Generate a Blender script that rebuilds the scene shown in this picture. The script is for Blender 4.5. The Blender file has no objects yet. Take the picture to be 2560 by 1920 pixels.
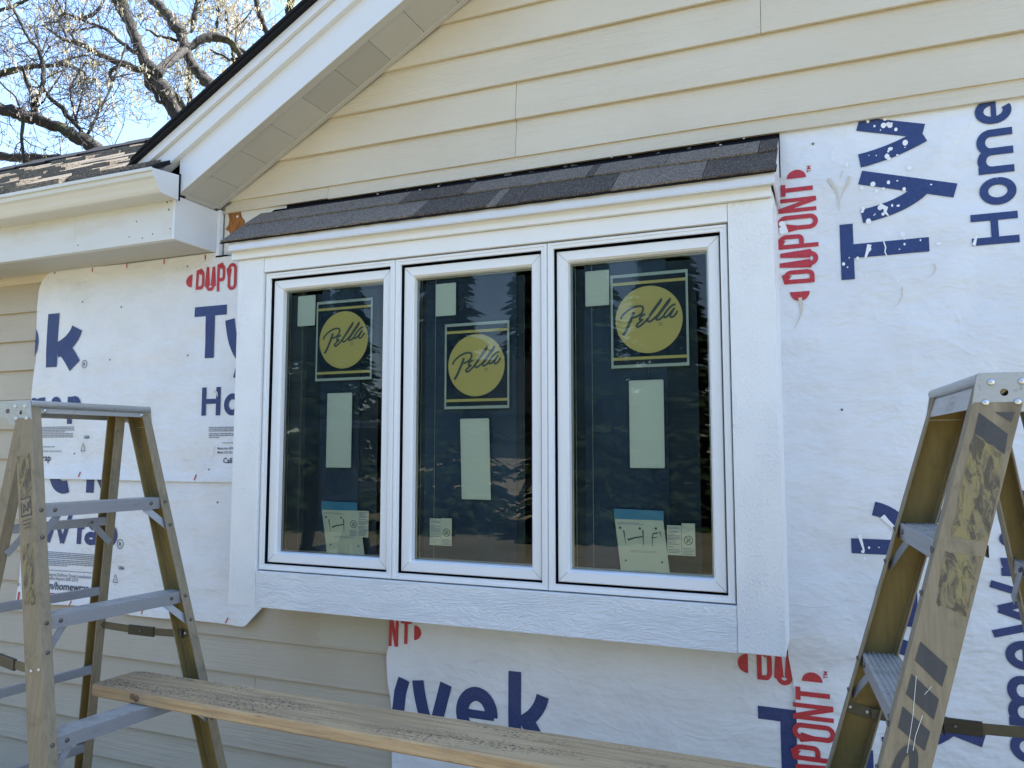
import bpy, bmesh, math, random
from mathutils import Vector, Matrix, noise
from mathutils.geometry import tessellate_polygon
random.seed(7)
SC = bpy.context.scene
COL = SC.collection
PI = math.pi

# ------------------------------------------------------------------ camera
cam = bpy.data.cameras.new('camera')
camo = bpy.data.objects.new('camera', cam)
COL.objects.link(camo)
camo.location = (2.1296, -2.5088, 0.4680)
camo.rotation_euler = (math.radians(90 + 4.908), 0, math.radians(22.552))
cam.sensor_width = 36.0
cam.lens = 36.0 * 1946.66 / 2560
cam.clip_start = 0.02
cam.clip_end = 2000
SC.camera = camo
# ------------------------------------------------------------------ light
SUN_EL, SUN_AZ = math.radians(58), math.radians(42)      # high sun behind the house: the wall is in open shade
w = bpy.data.worlds.new('World')
SC.world = w
w.use_nodes = True
wn = w.node_tree
bg = wn.nodes['Background']
sky = wn.nodes.new('ShaderNodeTexSky')
sky.sky_type = 'NISHITA'
sky.sun_disc = False
sky.sun_elevation = SUN_EL
sky.sun_rotation = SUN_AZ
sky.air_density = 1.0
sky.dust_density = 0.4
sky.ozone_density = 2.2
hs = wn.nodes.new('ShaderNodeHueSaturation')      # slight desaturation of the sky, as a white balance
hs.inputs['Saturation'].default_value = 0.98
wn.links.new(sky.outputs[0], hs.inputs['Color'])
wn.links.new(hs.outputs[0], bg.inputs[0])
bg.inputs[1].default_value = 0.088
sl = bpy.data.lights.new('sun', 'SUN')
sl.energy = 4.8
sl.angle = math.radians(0.5)
sl.color = (1.0, 0.95, 0.87)
so = bpy.data.objects.new('sun', sl)
COL.objects.link(so)
S = Vector((math.sin(SUN_AZ) * math.cos(SUN_EL), math.cos(SUN_AZ) * math.cos(SUN_EL), math.sin(SUN_EL)))
so.rotation_euler = S.to_track_quat('Z', 'Y').to_euler()
so.location = (4, 8, 12)
SC.view_settings.view_transform = 'Standard'
SC.view_settings.look = 'None'
SC.view_settings.exposure = 2.5
SC.view_settings.gamma = 1.0
SC.view_settings.use_curve_mapping = False

# ------------------------------------------------------------------ helpers
class MB:
    """collects faces for one mesh object"""
    def __init__(s):
        s.v = []; s.f = []; s.m = []; s.sm = []
    def add(s, vs, fs, mi=0, smooth=False):
        o = len(s.v)
        s.v += [tuple(p) for p in vs]
        for f in fs:
            s.f.append([i + o for i in f]); s.m.append(mi); s.sm.append(smooth)
    def box(s, x0, x1, y0, y1, z0, z1, mi=0, M=None):
        vs = [Vector((x, y, z)) for z in (z0, z1) for y in (y0, y1) for x in (x0, x1)]
        if M: vs = [M @ p for p in vs]
        s.add(vs, [(0, 2, 3, 1), (4, 5, 7, 6), (0, 1, 5, 4), (2, 6, 7, 3), (0, 4, 6, 2), (1, 3, 7, 5)], mi)
    def hexa(s, a, b, mi=0):
        """a, b: two rings of n points"""
        n = len(a)
        s.add(list(a) + list(b), [tuple(range(n))[::-1], tuple(range(n, 2 * n))] +
              [(i, (i + 1) % n, n + (i + 1) % n, n + i) for i in range(n)], mi)
    def loft(s, rings, mi=0, caps=True, closed=True, smooth=False):
        n = len(rings[0]); vs = [p for r in rings for p in r]; fs = []
        for k in range(len(rings) - 1):
            for i in range(n if closed else n - 1):
                j = (i + 1) % n
                fs.append((k * n + i, k * n + j, (k + 1) * n + j, (k + 1) * n + i))
        if caps and closed:
            fs.append(tuple(range(n))[::-1]); fs.append(tuple(range((len(rings) - 1) * n, len(rings) * n)))
        s.add(vs, fs, mi, smooth)
    def tube(s, pts, rad, n=8, mi=0, caps=False, rough=0.0, smooth=True):
        pts = [Vector(p) for p in pts]; rings = []
        up = Vector((0.13, 0.21, 0.97))
        for i, p in enumerate(pts):
            t = (pts[min(i + 1, len(pts) - 1)] - pts[max(i - 1, 0)])
            t = t.normalized() if t.length > 1e-9 else Vector((0, 0, 1))
            a = t.cross(up)
            if a.length < 1e-3: a = t.cross(Vector((1, 0, 0)))
            a.normalize(); b = t.cross(a)
            r = rad[i] if hasattr(rad, '__len__') else rad
            ring = []
            for k in range(n):
                th = 2 * PI * k / n
                rr = r * (1 + (rough * noise.noise(p * 3 + Vector((k * 1.7, 0, 0))) if rough else 0))
                ring.append(p + a * (math.cos(th) * rr) + b * (math.sin(th) * rr))
            rings.append(ring)
        s.loft(rings, mi, caps, True, smooth)
    def build(s, name, mats, parent=None, bevel=0, recalc=True):
        me = bpy.data.meshes.new(name)
        me.from_pydata(s.v, [], s.f)
        me.polygons.foreach_set('material_index', s.m)
        me.polygons.foreach_set('use_smooth', s.sm)
        for m in (mats if isinstance(mats, (list, tuple)) else [mats]):
            me.materials.append(m)
        if bevel or recalc:
            bm = bmesh.new(); bm.from_mesh(me)
            if recalc: bmesh.ops.recalc_face_normals(bm, faces=bm.faces)
            if bevel:
                es = [e for e in bm.edges if len(e.link_faces) == 2 and e.calc_face_angle(0) > 0.6]
                bmesh.ops.bevel(bm, geom=es, offset=bevel, segments=2, profile=0.6, affect='EDGES', clamp_overlap=True)
            bm.to_mesh(me); bm.free()
        me.update()
        o = bpy.data.objects.new(name, me)
        COL.objects.link(o)
        if parent: o.parent = parent
        return o

def tag(o, label=None, cat=None, group=None, kind=None):
    if label: o['label'] = label
    if cat: o['category'] = cat
    if group: o['group'] = group
    if kind: o['kind'] = kind
    return o

def thing(name, label, cat, loc=(0, 0, 0), rz=0.0, group=None):
    o = bpy.data.objects.new(name, None)
    o.empty_display_size = 0.1
    COL.objects.link(o)
    o.location = loc; o.rotation_euler = (0, 0, rz)
    return tag(o, label, cat, group)

def one_box(name, mat, parent, x0, x1, y0, y1, z0, z1, bevel=0.0015):
    b = MB(); b.box(x0, x1, y0, y1, z0, z1)
    return b.build(name, mat, parent, bevel)

# ------------------------------------------------------------------ materials
class NT:
    def __init__(s, name):
        s.m = bpy.data.materials.new(name); s.m.use_nodes = True
        s.t = s.m.node_tree; s.b = s.t.nodes['Principled BSDF']
        s.out = s.t.nodes['Material Output']
    def n(s, typ, **kw):
        nd = s.t.nodes.new('ShaderNode' + typ)
        for k, v in kw.items():
            if k in nd.inputs: s.put(nd.inputs[k], v)
            else: setattr(nd, k, v)
        return nd
    def put(s, sock, v):
        if isinstance(v, bpy.types.NodeSocket): s.t.links.new(v, sock)
        else: sock.default_value = v
    def set(s, **kw):
        for k, v in kw.items(): s.put(s.b.inputs[k.replace('_', ' ')], v)
        return s
    def obj(s): return s.n('TexCoord').outputs['Object']
    def geo(s): return s.n('NewGeometry').outputs['Position']
    def mapping(s, vec, scale=(1, 1, 1), rot=(0, 0, 0), loc=(0, 0, 0)):
        m = s.n('Mapping'); s.put(m.inputs['Vector'], vec)
        m.inputs['Scale'].default_value = scale; m.inputs['Rotation'].default_value = rot
        s.put(m.inputs['Location'], loc)
        return m.outputs[0]
    def noise(s, vec, scale, detail=4, rough=0.55, dist=0, typ=None):
        nd = s.n('TexNoise')
        if typ: nd.noise_type = typ
        s.put(nd.inputs['Vector'], vec); nd.inputs['Scale'].default_value = scale
        nd.inputs['Detail'].default_value = detail; nd.inputs['Roughness'].default_value = rough
        nd.inputs['Distortion'].default_value = dist
        return nd.outputs[0]
    def ramp(s, fac, stops):
        r = s.n('ValToRGB'); s.put(r.inputs[0], fac)
        e = r.color_ramp.elements
        for i, (p, c) in enumerate(stops):
            if i > 1: e.new(p)
            e[i].position = p
            e[i].color = (c, c, c, 1) if not hasattr(c, '__len__') else (*c, 1)
        return r.outputs[0]
    def mix(s, fac, a, b, mode='MIX'):
        nd = s.n('Mix'); nd.data_type = 'RGBA'; nd.blend_type = mode
        s.put(nd.inputs['Factor'], fac)
        for k, v in ((6, a), (7, b)):
            if hasattr(v, '__len__') and len(v) == 3: v = (*v, 1)
            s.put(nd.inputs[k], v)
        return nd.outputs[2]
    def math(s, op, a, b=0.5, c=None):
        nd = s.n('Math'); nd.operation = op
        s.put(nd.inputs[0], a); s.put(nd.inputs[1], b)
        if c is not None: s.put(nd.inputs[2], c)
        return nd.outputs[0]
    def bump(s, h, strength=0.5, dist=0.01, normal=None):
        nd = s.n('Bump'); s.put(nd.inputs['Height'], h)
        nd.inputs['Strength'].default_value = strength; nd.inputs['Distance'].default_value = dist
        if normal is not None: s.put(nd.inputs['Normal'], normal)
        return nd.outputs[0]
    def rnd(s): return s.n('ObjectInfo').outputs['Random']
    def offs(s, vec, k=37.0):
        """shift texture space by the object's random so that alike pieces differ"""
        c = s.n('CombineXYZ'); r = s.math('MULTIPLY', s.rnd(), k)
        s.put(c.inputs[0], r); s.put(c.inputs[1], s.math('MULTIPLY', s.rnd(), k * 0.37)); s.put(c.inputs[2], r)
        a = s.n('VectorMath'); a.operation = 'ADD'; s.put(a.inputs[0], vec); s.put(a.inputs[1], c.outputs[0])
        return a.outputs[0]

def plain(name, col, rough=0.6, metal=0.0, spec=0.5):
    t = NT(name); t.set(Base_Color=(*col, 1), Roughness=rough, Metallic=metal)
    t.b.inputs['Specular IOR Level'].default_value = spec
    return t.m

def mat_siding(name, ca, cb, grain=0.55):
    t = NT(name); p = t.offs(t.geo(), 23)
    g1 = t.noise(t.mapping(p, (2.2, 1, 75)), 1.0, 5, 0.6, 0.35)
    g2 = t.noise(t.mapping(p, (7, 1, 230)), 1.0, 3, 0.5, 0.2)
    mask = t.ramp(t.noise(t.mapping(p, (1.1, 1, 3.0)), 1.0, 2), [(0.34, 0.22), (0.62, 1.0)])
    h = t.math('MULTIPLY', t.math('ADD', t.math('MULTIPLY', g1, 1.0), t.math('MULTIPLY', g2, 0.45)), mask)
    blot = t.ramp(t.noise(p, 1.7, 5, 0.6), [(0.3, 0.0), (0.75, 1.0)])
    col = t.mix(blot, ca, cb)
    dirt = t.ramp(t.noise(t.mapping(p, (9, 9, 15)), 1.0, 6, 0.7), [(0.66, 0.0), (0.84, 0.25)])
    col = t.mix(dirt, col, tuple(c * 0.62 for c in ca))
    t.set(Base_Color=col, Roughness=0.62, Normal=t.bump(h, grain, 0.006))
    return t.m

def mat_wrap():
    t = NT('house_wrap_sheet'); p = t.geo()
    big = t.noise(t.mapping(p, (1, 1, 1.5), (0, 0.3, 0)), 3.4, 4, 0.55, 0.25)
    cr = t.noise(t.mapping(p, (3.4, 1, 8.5), (0, 0.12, 0)), 1.0, 5, 0.52, 0.12)
    crease = t.math('ABSOLUTE', t.math('SUBTRACT', t.noise(t.mapping(p, (1.2, 1, 2.0), (0, -0.35, 0)), 3.0, 2, 0.5, 0.3), 0.5))
    crease = t.ramp(crease, [(0.0, 1.0), (0.03, 0.0)])
    fine = t.noise(p, 60, 4, 0.6)
    h = t.math('ADD', t.math('ADD', t.math('MULTIPLY', big, 1.0), t.math('MULTIPLY', cr, 0.55)), t.math('ADD', t.math('MULTIPLY', fine, 0.02), t.math('MULTIPLY', crease, 0.03)))
    st = t.ramp(t.noise(p, 4.2, 6, 0.6, 0.2), [(0.42, 0.0), (0.72, 0.7)])
    col = t.mix(st, (0.74, 0.75, 0.775), (0.64, 0.64, 0.645))
    sp = t.ramp(t.noise(p, 24, 5, 0.7), [(0.70, 0.0), (0.76, 0.30)])
    col = t.mix(sp, col, (0.5, 0.45, 0.36))
    t.set(Base_Color=col, Roughness=0.42, Normal=t.bump(h, 0.95, 0.026))
    return t.m

def mat_print(name, col):
    t = NT(name); p = t.geo()
    n = t.noise(t.mapping(p, (160, 20, 160)), 1.0, 2)
    c = t.mix(t.ramp(n, [(0.35, 0.0), (0.7, 0.5)]), col, tuple(min(1, v * 1.7 + 0.012) for v in col))
    big = t.noise(t.mapping(p, (1, 1, 1.5), (0, 0.3, 0)), 3.4, 4, 0.55, 0.25)
    t.set(Base_Color=c, Roughness=0.45, Normal=t.bump(big, 0.5, 0.02))
    return t.m

def mat_trim(name, kind):
    t = NT(name); p = t.geo()
    if kind == 'saw':      # bottom board: rough-sawn grain with knots
        warp = t.noise(t.mapping(p, (3.2, 1, 9)), 1.0, 3, 0.5)
        v = t.n('Vec' + 'torMath'); v.operation = 'ADD'; t.put(v.inputs[0], p)
        c = t.n('CombineXYZ'); t.put(c.inputs[2], t.math('MULTIPLY', warp, 0.20)); t.put(v.inputs[1], c.outputs[0])
        g = t.noise(t.mapping(v.outputs[0], (9, 1, 150)), 1.0, 4, 0.6, 0.5)
        b = t.noise(t.mapping(p, (45, 1, 120)), 1.0, 4, 0.6)
        h = t.math('ADD', g, t.math('MULTIPLY', b, 0.7)); s_ = 0.6; d = 0.010
    elif kind == 'pebble':  # side boards: lumpy brushed paint
        g = t.noise(t.mapping(p, (130, 1, 95)), 1.0, 4, 0.55)
        m = t.ramp(t.noise(t.mapping(p, (12, 1, 4)), 1.0, 3), [(0.38, 0.12), (0.66, 1.0)])
        l = t.noise(t.mapping(p, (70, 1, 9)), 1.0, 3)
        h = t.math('ADD', t.math('MULTIPLY', t.ramp(g, [(0.48, 0.0), (0.7, 1.0)]), m), t.math('MULTIPLY', l, 0.35)); s_ = 0.5; d = 0.006
    else:
        g = t.noise(t.mapping(p, (5, 1, 90)), 1.0, 4, 0.6, 0.4)
        h = t.math('MULTIPLY', g, t.ramp(t.noise(p, 6, 2), [(0.4, 0.1), (0.7, 1.0)])); s_ = 0.35; d = 0.006
    col = t.mix(t.ramp(t.noise(p, 5, 5, 0.65), [(0.45, 0.0), (0.8, 0.4)]), (0.80, 0.805, 0.81), (0.72, 0.72, 0.70))
    t.set(Base_Color=col, Roughness=0.38, Normal=t.bump(h, s_, d))
    return t.m

def mat_white(name='white_aluminium', col=(0.79, 0.79, 0.79), dirt=0.18, rough=0.35):
    t = NT(name); p = t.geo()
    st = t.ramp(t.noise(t.mapping(p, (2.5, 2.5, 9)), 1.0, 6, 0.65), [(0.5, 0.0), (0.85, dirt)])
    c = t.mix(st, col, (0.48, 0.40, 0.26))
    sp = t.ramp(t.noise(p, 55, 3, 0.6), [(0.735, 0.0), (0.76, 0.5)])
    c = t.mix(sp, c, (0.35, 0.3, 0.24))
    t.set(Base_Color=c, Roughness=rough, Normal=t.bump(t.noise(p, 6, 2), 0.06, 0.01))
    return t.m

def mat_shingle(name, ca, cb, cc):
    t = NT(name); p = t.offs(t.geo(), 11)
    gr = t.noise(p, 150, 4, 0.8)
    blend = t.noise(p, 9, 3, 0.6)
    base = t.mix(t.ramp(t.rnd(), [(0.0, 0.0), (1.0, 1.0)]), ca, cb)
    base = t.mix(t.ramp(blend, [(0.35, 0.0), (0.7, 0.55)]), base, cc)
    col = t.mix(t.ramp(gr, [(0.43, 0.0), (0.57, 1.0)]), tuple(v * 0.35 for v in ca), base)
    wht = t.ramp(t.noise(p, 170, 3, 0.7), [(0.60, 0.0), (0.68, 0.7)])
    col = t.mix(wht, col, (0.40, 0.37, 0.33))
    t.set(Base_Color=col, Roughness=0.9, Normal=t.bump(gr, 0.5, 0.003))
    t.b.inputs['Specular IOR Level'].default_value = 0.2
    return t.m

def mat_fibre(name, ca, cb, cd, streak=90):
    t = NT(name); p = t.obj()
    s1 = t.noise(t.mapping(p, (streak, streak, 3.0)), 1.0, 5, 0.65)
    s2 = t.noise(p, 11, 6, 0.7, 0.4)
    c = t.mix(t.ramp(s1, [(0.3, 0.0), (0.7, 1.0)]), ca, cb)
    c = t.mix(t.ramp(s2, [(0.52, 0.0), (0.74, 0.75)]), c, cd)
    sp = t.ramp(t.noise(p, 70, 4, 0.7), [(0.66, 0.0), (0.74, 0.6)])
    c = t.mix(sp, c, tuple(v * 0.35 for v in cd))
    t.set(Base_Color=c, Roughness=0.75, Normal=t.bump(s1, 0.18, 0.002))
    return t.m

def mat_label():
    t = NT('worn_yellow_label'); p = t.obj()
    n = t.noise(t.mapping(p, (60, 60, 20)), 1.0, 7, 0.72, 0.8)
    n2 = t.noise(t.mapping(p, (26, 26, 9)), 1.0, 4, 0.6, 0.5)
    c = t.mix(t.ramp(n2, [(0.40, 0.0), (0.58, 1.0)]), (0.20, 0.17, 0.115), (0.255, 0.212, 0.098))
    c = t.mix(t.ramp(n, [(0.455, 0.0), (0.55, 0.9)]), c, (0.075, 0.062, 0.05))
    t.set(Base_Color=c, Roughness=0.8)
    return t.m

def mat_metal(name, col, rough=0.42, metal=0.75, scr=0.5):
    t = NT(name); p = t.obj()
    s = t.noise(t.mapping(p, (30, 9, 130)), 1.0, 4, 0.6)
    d = t.ramp(t.noise(t.mapping(p, (50, 40, 50)), 1.0, 6, 0.7, 1.0), [(0.58, 0.0), (0.7, scr)])
    c = t.mix(d, t.mix(s, col, tuple(v * 0.8 for v in col)), tuple(v * 0.3 for v in col))
    t.set(Base_Color=c, Roughness=t.math('ADD', t.math('MULTIPLY', s, 0.2), rough - 0.1), Metallic=metal,
          Normal=t.bump(s, 0.08, 0.002))
    return t.m

def mat_tread():
    t = NT('ribbed_tread'); p = t.obj()
    d = t.ramp(t.noise(p, 22, 6, 0.7), [(0.46, 0.0), (0.7, 0.6)])
    c = t.mix(d, (0.42, 0.41, 0.39), (0.20, 0.18, 0.16))
    t.set(Base_Color=c, Roughness=0.6, Metallic=0.25)
    return t.m

def mat_plank():
    t = NT('scaffold_plank_wood'); p = t.obj()
    warp = t.noise(t.mapping(p, (1.6, 9, 9)), 1.0, 3, 0.5)
    v = t.n('VectorMath'); v.operation = 'ADD'; t.put(v.inputs[0], p)
    c = t.n('CombineXYZ'); t.put(c.inputs[1], t.math('MULTIPLY', warp, 0.05)); t.put(v.inputs[1], c.outputs[0])
    g = t.noise(t.mapping(v.outputs[0], (2.5, 75, 75)), 1.0, 5, 0.62, 0.3)
    col = t.ramp(g, [(0.30, (0.36, 0.225, 0.11)), (0.5, (0.52, 0.36, 0.19)), (0.72, (0.62, 0.455, 0.265))])
    gray = t.ramp(t.noise(t.mapping(p, (3.2, 9, 9)), 1.0, 6, 0.68, 0.6), [(0.46, 0.0), (0.75, 0.5)])
    col = t.mix(gray, col, (0.24, 0.175, 0.115))
    xs = t.n('SeparateXYZ'); t.put(xs.inputs[0], p)
    # dark end near the left ladder: grime where it gets handled
    endm = t.ramp(xs.outputs[0], [(0.0, 0.55), (0.42, 0.0)])
    col = t.mix(t.math('MULTIPLY', endm, t.ramp(t.noise(p, 9, 5, 0.7), [(0.3, 0.2), (0.7, 1.0)])), col, (0.16, 0.115, 0.075))
    # crumbs of black roofing grit, thickest in the middle
    grit = t.ramp(t.noise(t.mapping(p, (85, 150, 60)), 1.0, 3, 0.8), [(0.545, 0.0), (0.575, 1.0)])
    nz = t.n('SeparateXYZ'); t.put(nz.inputs[0], t.n('NewGeometry').outputs['Normal'])
    grit = t.math('MULTIPLY', grit, t.ramp(nz.outputs[2], [(0.75, 0.05), (0.95, 1.0)]))
    where = t.ramp(t.noise(t.mapping(p, (2.4, 11, 4)), 1.0, 3, 0.6), [(0.47, 0.05), (0.62, 1.0)])
    col = t.mix(t.math('MULTIPLY', grit, where), col, (0.035, 0.03, 0.03))
    scr = t.ramp(t.noise(t.mapping(p, (7, 60, 60), (0, 0, 0.5)), 1.0, 4, 0.6), [(0.67, 0.0), (0.71, 0.6)])
    col = t.mix(scr, col, (0.15, 0.10, 0.07))
    t.set(Base_Color=col, Roughness=0.82, Normal=t.bump(t.math('ADD', g, t.math('MULTIPLY', warp, 0.5)), 0.35, 0.006))
    return t.m

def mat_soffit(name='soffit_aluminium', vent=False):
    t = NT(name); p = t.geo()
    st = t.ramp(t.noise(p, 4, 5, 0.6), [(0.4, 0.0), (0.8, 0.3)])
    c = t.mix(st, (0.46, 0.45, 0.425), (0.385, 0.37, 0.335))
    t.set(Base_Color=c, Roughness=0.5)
    if vent:
        v = t.n('TexVoronoi'); v.inputs['Scale'].default_value = 190
        v.inputs['Randomness'].default_value = 0.0
        t.put(v.inputs['Vector'], t.mapping(p, (1, 1, 0.0), (0, 0, 0.4)))
        hole = t.ramp(v.outputs['Distance'], [(0.28, 1.0), (0.36, 0.0)])
        t.set(Base_Color=t.mix(hole, c, (0.30, 0.29, 0.265)), Normal=t.bump(t.math('SUBTRACT', 1.0, hole), 0.4, 0.002))
    return t.m

def mat_glass():
    t = NT('window_glass')
    tr = t.n('BsdfTransparent'); tr.inputs[0].default_value = (0.90, 0.96, 0.94, 1)
    gl = t.n('BsdfGlossy'); gl.inputs['Roughness'].default_value = 0.0
    gl.inputs[0].default_value = (1, 1, 1, 1)
    fr = t.n('Fresnel'); fr.inputs[0].default_value = 1.43
    p = t.geo()
    t.put(gl.inputs['Normal'], t.bump(t.noise(p, 1.6, 1), 0.05, 0.02))
    mx = t.n('MixShader'); t.put(mx.inputs[0], fr.outputs[0])
    t.t.links.new(tr.outputs[0], mx.inputs[1]); t.t.links.new(gl.outputs[0], mx.inputs[2])
    t.t.links.new(mx.outputs[0], t.out.inputs[0])
    return t.m

def mat_film(name, col, alpha):
    t = NT(name)
    tr = t.n('BsdfTransparent')
    df = t.n('BsdfDiffuse'); p = t.geo()
    n = t.noise(t.mapping(p, (3, 1, 1.2)), 1.0, 4, 0.6)
    t.put(df.inputs[0], t.mix(t.ramp(n, [(0.35, 0.0), (0.7, 1.0)]), tuple(v * 0.65 for v in col), tuple(v * 1.3 for v in col)))
    mx = t.n('MixShader'); mx.inputs[0].default_value = alpha
    t.t.links.new(tr.outputs[0], mx.inputs[1]); t.t.links.new(df.outputs[0], mx.inputs[2])
    t.t.links.new(mx.outputs[0], t.out.inputs[0])
    return t.m

def mat_bark():
    t = NT('tree_bark'); p = t.geo()
    v = t.noise(t.mapping(p, (22, 22, 5), (0.2, 0.3, 0)), 1.0, 6, 0.68, 0.8)
    c = t.ramp(v, [(0.36, (0.008, 0.007, 0.006)), (0.58, (0.026, 0.022, 0.019)), (0.78, (0.065, 0.057, 0.049))])
    moss = t.ramp(t.noise(p, 3.5, 4, 0.6), [(0.56, 0.0), (0.7, 0.5)])
    c = t.mix(moss, c, (0.09, 0.10, 0.035))
    t.set(Base_Color=c, Roughness=0.9, Normal=t.bump(v, 1.0, 0.03))
    return t.m

def mat_leafy(name, ca, cb, trans=0.5, scale=2.0):
    t = NT(name); p = t.geo()
    c = t.mix(t.ramp(t.noise(p, scale, 4, 0.6), [(0.35, 0.0), (0.65, 1.0)]), ca, cb)
    df = t.n('BsdfDiffuse'); t.put(df.inputs[0], c)
    tl = t.n('BsdfTranslucent'); t.put(tl.inputs[0], c)
    mx = t.n('MixShader'); mx.inputs[0].default_value = trans
    t.t.links.new(df.outputs[0], mx.inputs[1]); t.t.links.new(tl.outputs[0], mx.inputs[2])
    t.t.links.new(mx.outputs[0], t.out.inputs[0])
    return t.m

def mat_ground():
    t = NT('lawn_and_soil'); p = t.geo()
    c = t.mix(t.ramp(t.noise(p, 0.6, 6, 0.65), [(0.38, 0.0), (0.62, 1.0)]), (0.20, 0.17, 0.12), (0.12, 0.125, 0.06))
    c = t.mix(t.ramp(t.noise(p, 30, 4, 0.7), [(0.4, 0.0), (0.7, 0.6)]), c, (0.22, 0.185, 0.13))
    t.set(Base_Color=c, Roughness=0.95, Normal=t.bump(t.noise(p, 25, 4), 0.8, 0.03))
    return t.m

M = dict(
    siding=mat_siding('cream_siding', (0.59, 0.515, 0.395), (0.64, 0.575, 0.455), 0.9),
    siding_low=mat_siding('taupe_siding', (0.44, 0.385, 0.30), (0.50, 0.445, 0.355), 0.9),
    wrap=mat_wrap(), navy=mat_print('navy_print', (0.014, 0.032, 0.125)), red=mat_print('red_print', (0.40, 0.022, 0.032)),
    ink=plain('dark_ink', (0.045, 0.05, 0.085), 0.6), grey_ink=plain('grey_ink', (0.20, 0.22, 0.28), 0.6),
    splash=plain('white_paint_splash', (0.82, 0.83, 0.85), 0.5), tear=plain('torn_wrap_edge', (0.60, 0.56, 0.47), 0.7),
    nail=plain('cap_nail', (0.22, 0.21, 0.20), 0.5, 0.4),
    trim_saw=mat_trim('trim_rough_sawn', 'saw'), trim_peb=mat_trim('trim_lumpy_paint', 'pebble'), trim_fine=mat_trim('trim_fine_grain', 'fine'),
    white=mat_white(), fascia=mat_white('fascia_aluminium', (0.66, 0.67, 0.69), 0.10), gutter=mat_white('gutter_aluminium', (0.60, 0.60, 0.575), 0.12),
    eave=mat_white('stained_eave_board', (0.62, 0.62, 0.605), 0.7, 0.45),
    vinyl=plain('white_window_vinyl', (0.78, 0.79, 0.80), 0.28), gasket=plain('black_gap', (0.008, 0.008, 0.013), 0.9, 0, 0.05), spacer=plain('glazing_spacer', (0.30, 0.31, 0.29), 0.4, 0.6),
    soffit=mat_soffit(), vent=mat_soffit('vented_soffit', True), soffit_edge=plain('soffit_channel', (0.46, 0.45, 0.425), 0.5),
    shingle=mat_shingle('brown_shingle', (0.27, 0.225, 0.185), (0.22, 0.19, 0.165), (0.32, 0.265, 0.21)),
    shingle_dark=mat_shingle('dark_shingle', (0.12, 0.10, 0.088), (0.135, 0.112, 0.096), (0.16, 0.13, 0.105)),
    roof=mat_shingle('roof_shingle', (0.17, 0.15, 0.125), (0.21, 0.185, 0.15), (0.25, 0.215, 0.17)), roof_edge=plain('black_roof_edge', (0.012, 0.013, 0.016), 0.85, 0, 0.2),
    felt=plain('black_underlayment', (0.010, 0.011, 0.014), 0.9, 0, 0.05), felt_print=plain('underlayment_print', (0.13, 0.15, 0.18), 0.6),
    sheath=mat_white('peeling_sheathing', (0.66, 0.65, 0.60), 0.8, 0.7), rust=None,
    glass=mat_glass(), film=mat_film('navy_film', (0.052, 0.083, 0.125), 0.80), film2=mat_film('pale_film', (0.052, 0.078, 0.098), 0.65),
    room=plain('dark_room', (0.10, 0.11, 0.12), 0.9), sillwood=plain('reddish_sill_wood', (0.20, 0.085, 0.045), 0.6),
    paper=plain('pale_green_paper', (0.48, 0.52, 0.43), 0.6), blank=plain('blank_label_paper', (0.49, 0.545, 0.485), 0.5),
    ylw=plain('mustard_print', (0.46, 0.40, 0.135), 0.55), script=plain('slate_print', (0.045, 0.07, 0.075), 0.6), border=plain('grey_green_print', (0.36, 0.43, 0.385), 0.55),
    cling=mat_film('clear_cling', (0.035, 0.058, 0.085), 0.6),
    blue=plain('teal_tape', (0.035, 0.20, 0.33), 0.5),
    fibre=mat_fibre('weathered_fibreglass', (0.20, 0.165, 0.108), (0.275, 0.228, 0.155), (0.11, 0.088, 0.055)),
    fibre_in=mat_fibre('mustard_fibreglass', (0.165, 0.118, 0.034), (0.215, 0.158, 0.05), (0.105, 0.075, 0.028), 60),
    alu=mat_metal('ladder_aluminium', (0.34, 0.35, 0.38), 0.42, 0.45, 0.35), cap=mat_metal('ladder_cap_aluminium', (0.46, 0.47, 0.48), 0.38, 0.6, 0.7), tread=mat_tread(),
    rivet=plain('dull_rivet', (0.14, 0.12, 0.115), 0.45, 0.6), rivet_b=plain('bright_rivet', (0.62, 0.63, 0.64), 0.3, 0.8),
    steel=mat_metal('olive_steel', (0.10, 0.095, 0.07), 0.5, 0.5, 0.4), steel_dk=mat_metal('black_steel', (0.035, 0.035, 0.03), 0.45, 0.4, 0.4), rubber=plain('black_foot', (0.02, 0.02, 0.02), 0.8),
    label=mat_label(), mark=mat_fibre('charcoal_print', (0.052, 0.052, 0.055), (0.065, 0.065, 0.068), (0.085, 0.08, 0.075)),
    plank=mat_plank(), knot=plain('knot_wood', (0.17, 0.10, 0.055), 0.8),
    bark=mat_bark(), twig=plain('twig_bark', (0.04, 0.034, 0.032), 0.9), catkin=mat_leafy('pale_catkins', (0.42, 0.39, 0.22), (0.58, 0.53, 0.46), 0.5, 0.9),
    leaf=mat_leafy('evergreen_needles', (0.018, 0.035, 0.018), (0.05, 0.075, 0.03), 0.25, 1.5), ground=mat_ground(),
)
t = NT('orange_bare_wood'); p = t.geo()
t.set(Base_Color=t.ramp(t.noise(t.mapping(p, (60, 1, 22)), 1.0, 5, 0.7, 0.8), [(0.3, (0.09, 0.035, 0.012)), (0.55, (0.34, 0.13, 0.03)), (0.8, (0.45, 0.24, 0.09))]), Roughness=0.8)
M['rust'] = t.m

# ================================================================== SETTING
GZ = -1.13                      # ground level (both ladders stand on it)
b = MB(); b.add([(-120, -120, GZ), (120, -120, GZ), (120, 160, GZ), (-120, 160, GZ)], [(0, 1, 2, 3)])
gr = b.build('ground', M['ground']); tag(gr, kind='structure')

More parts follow.
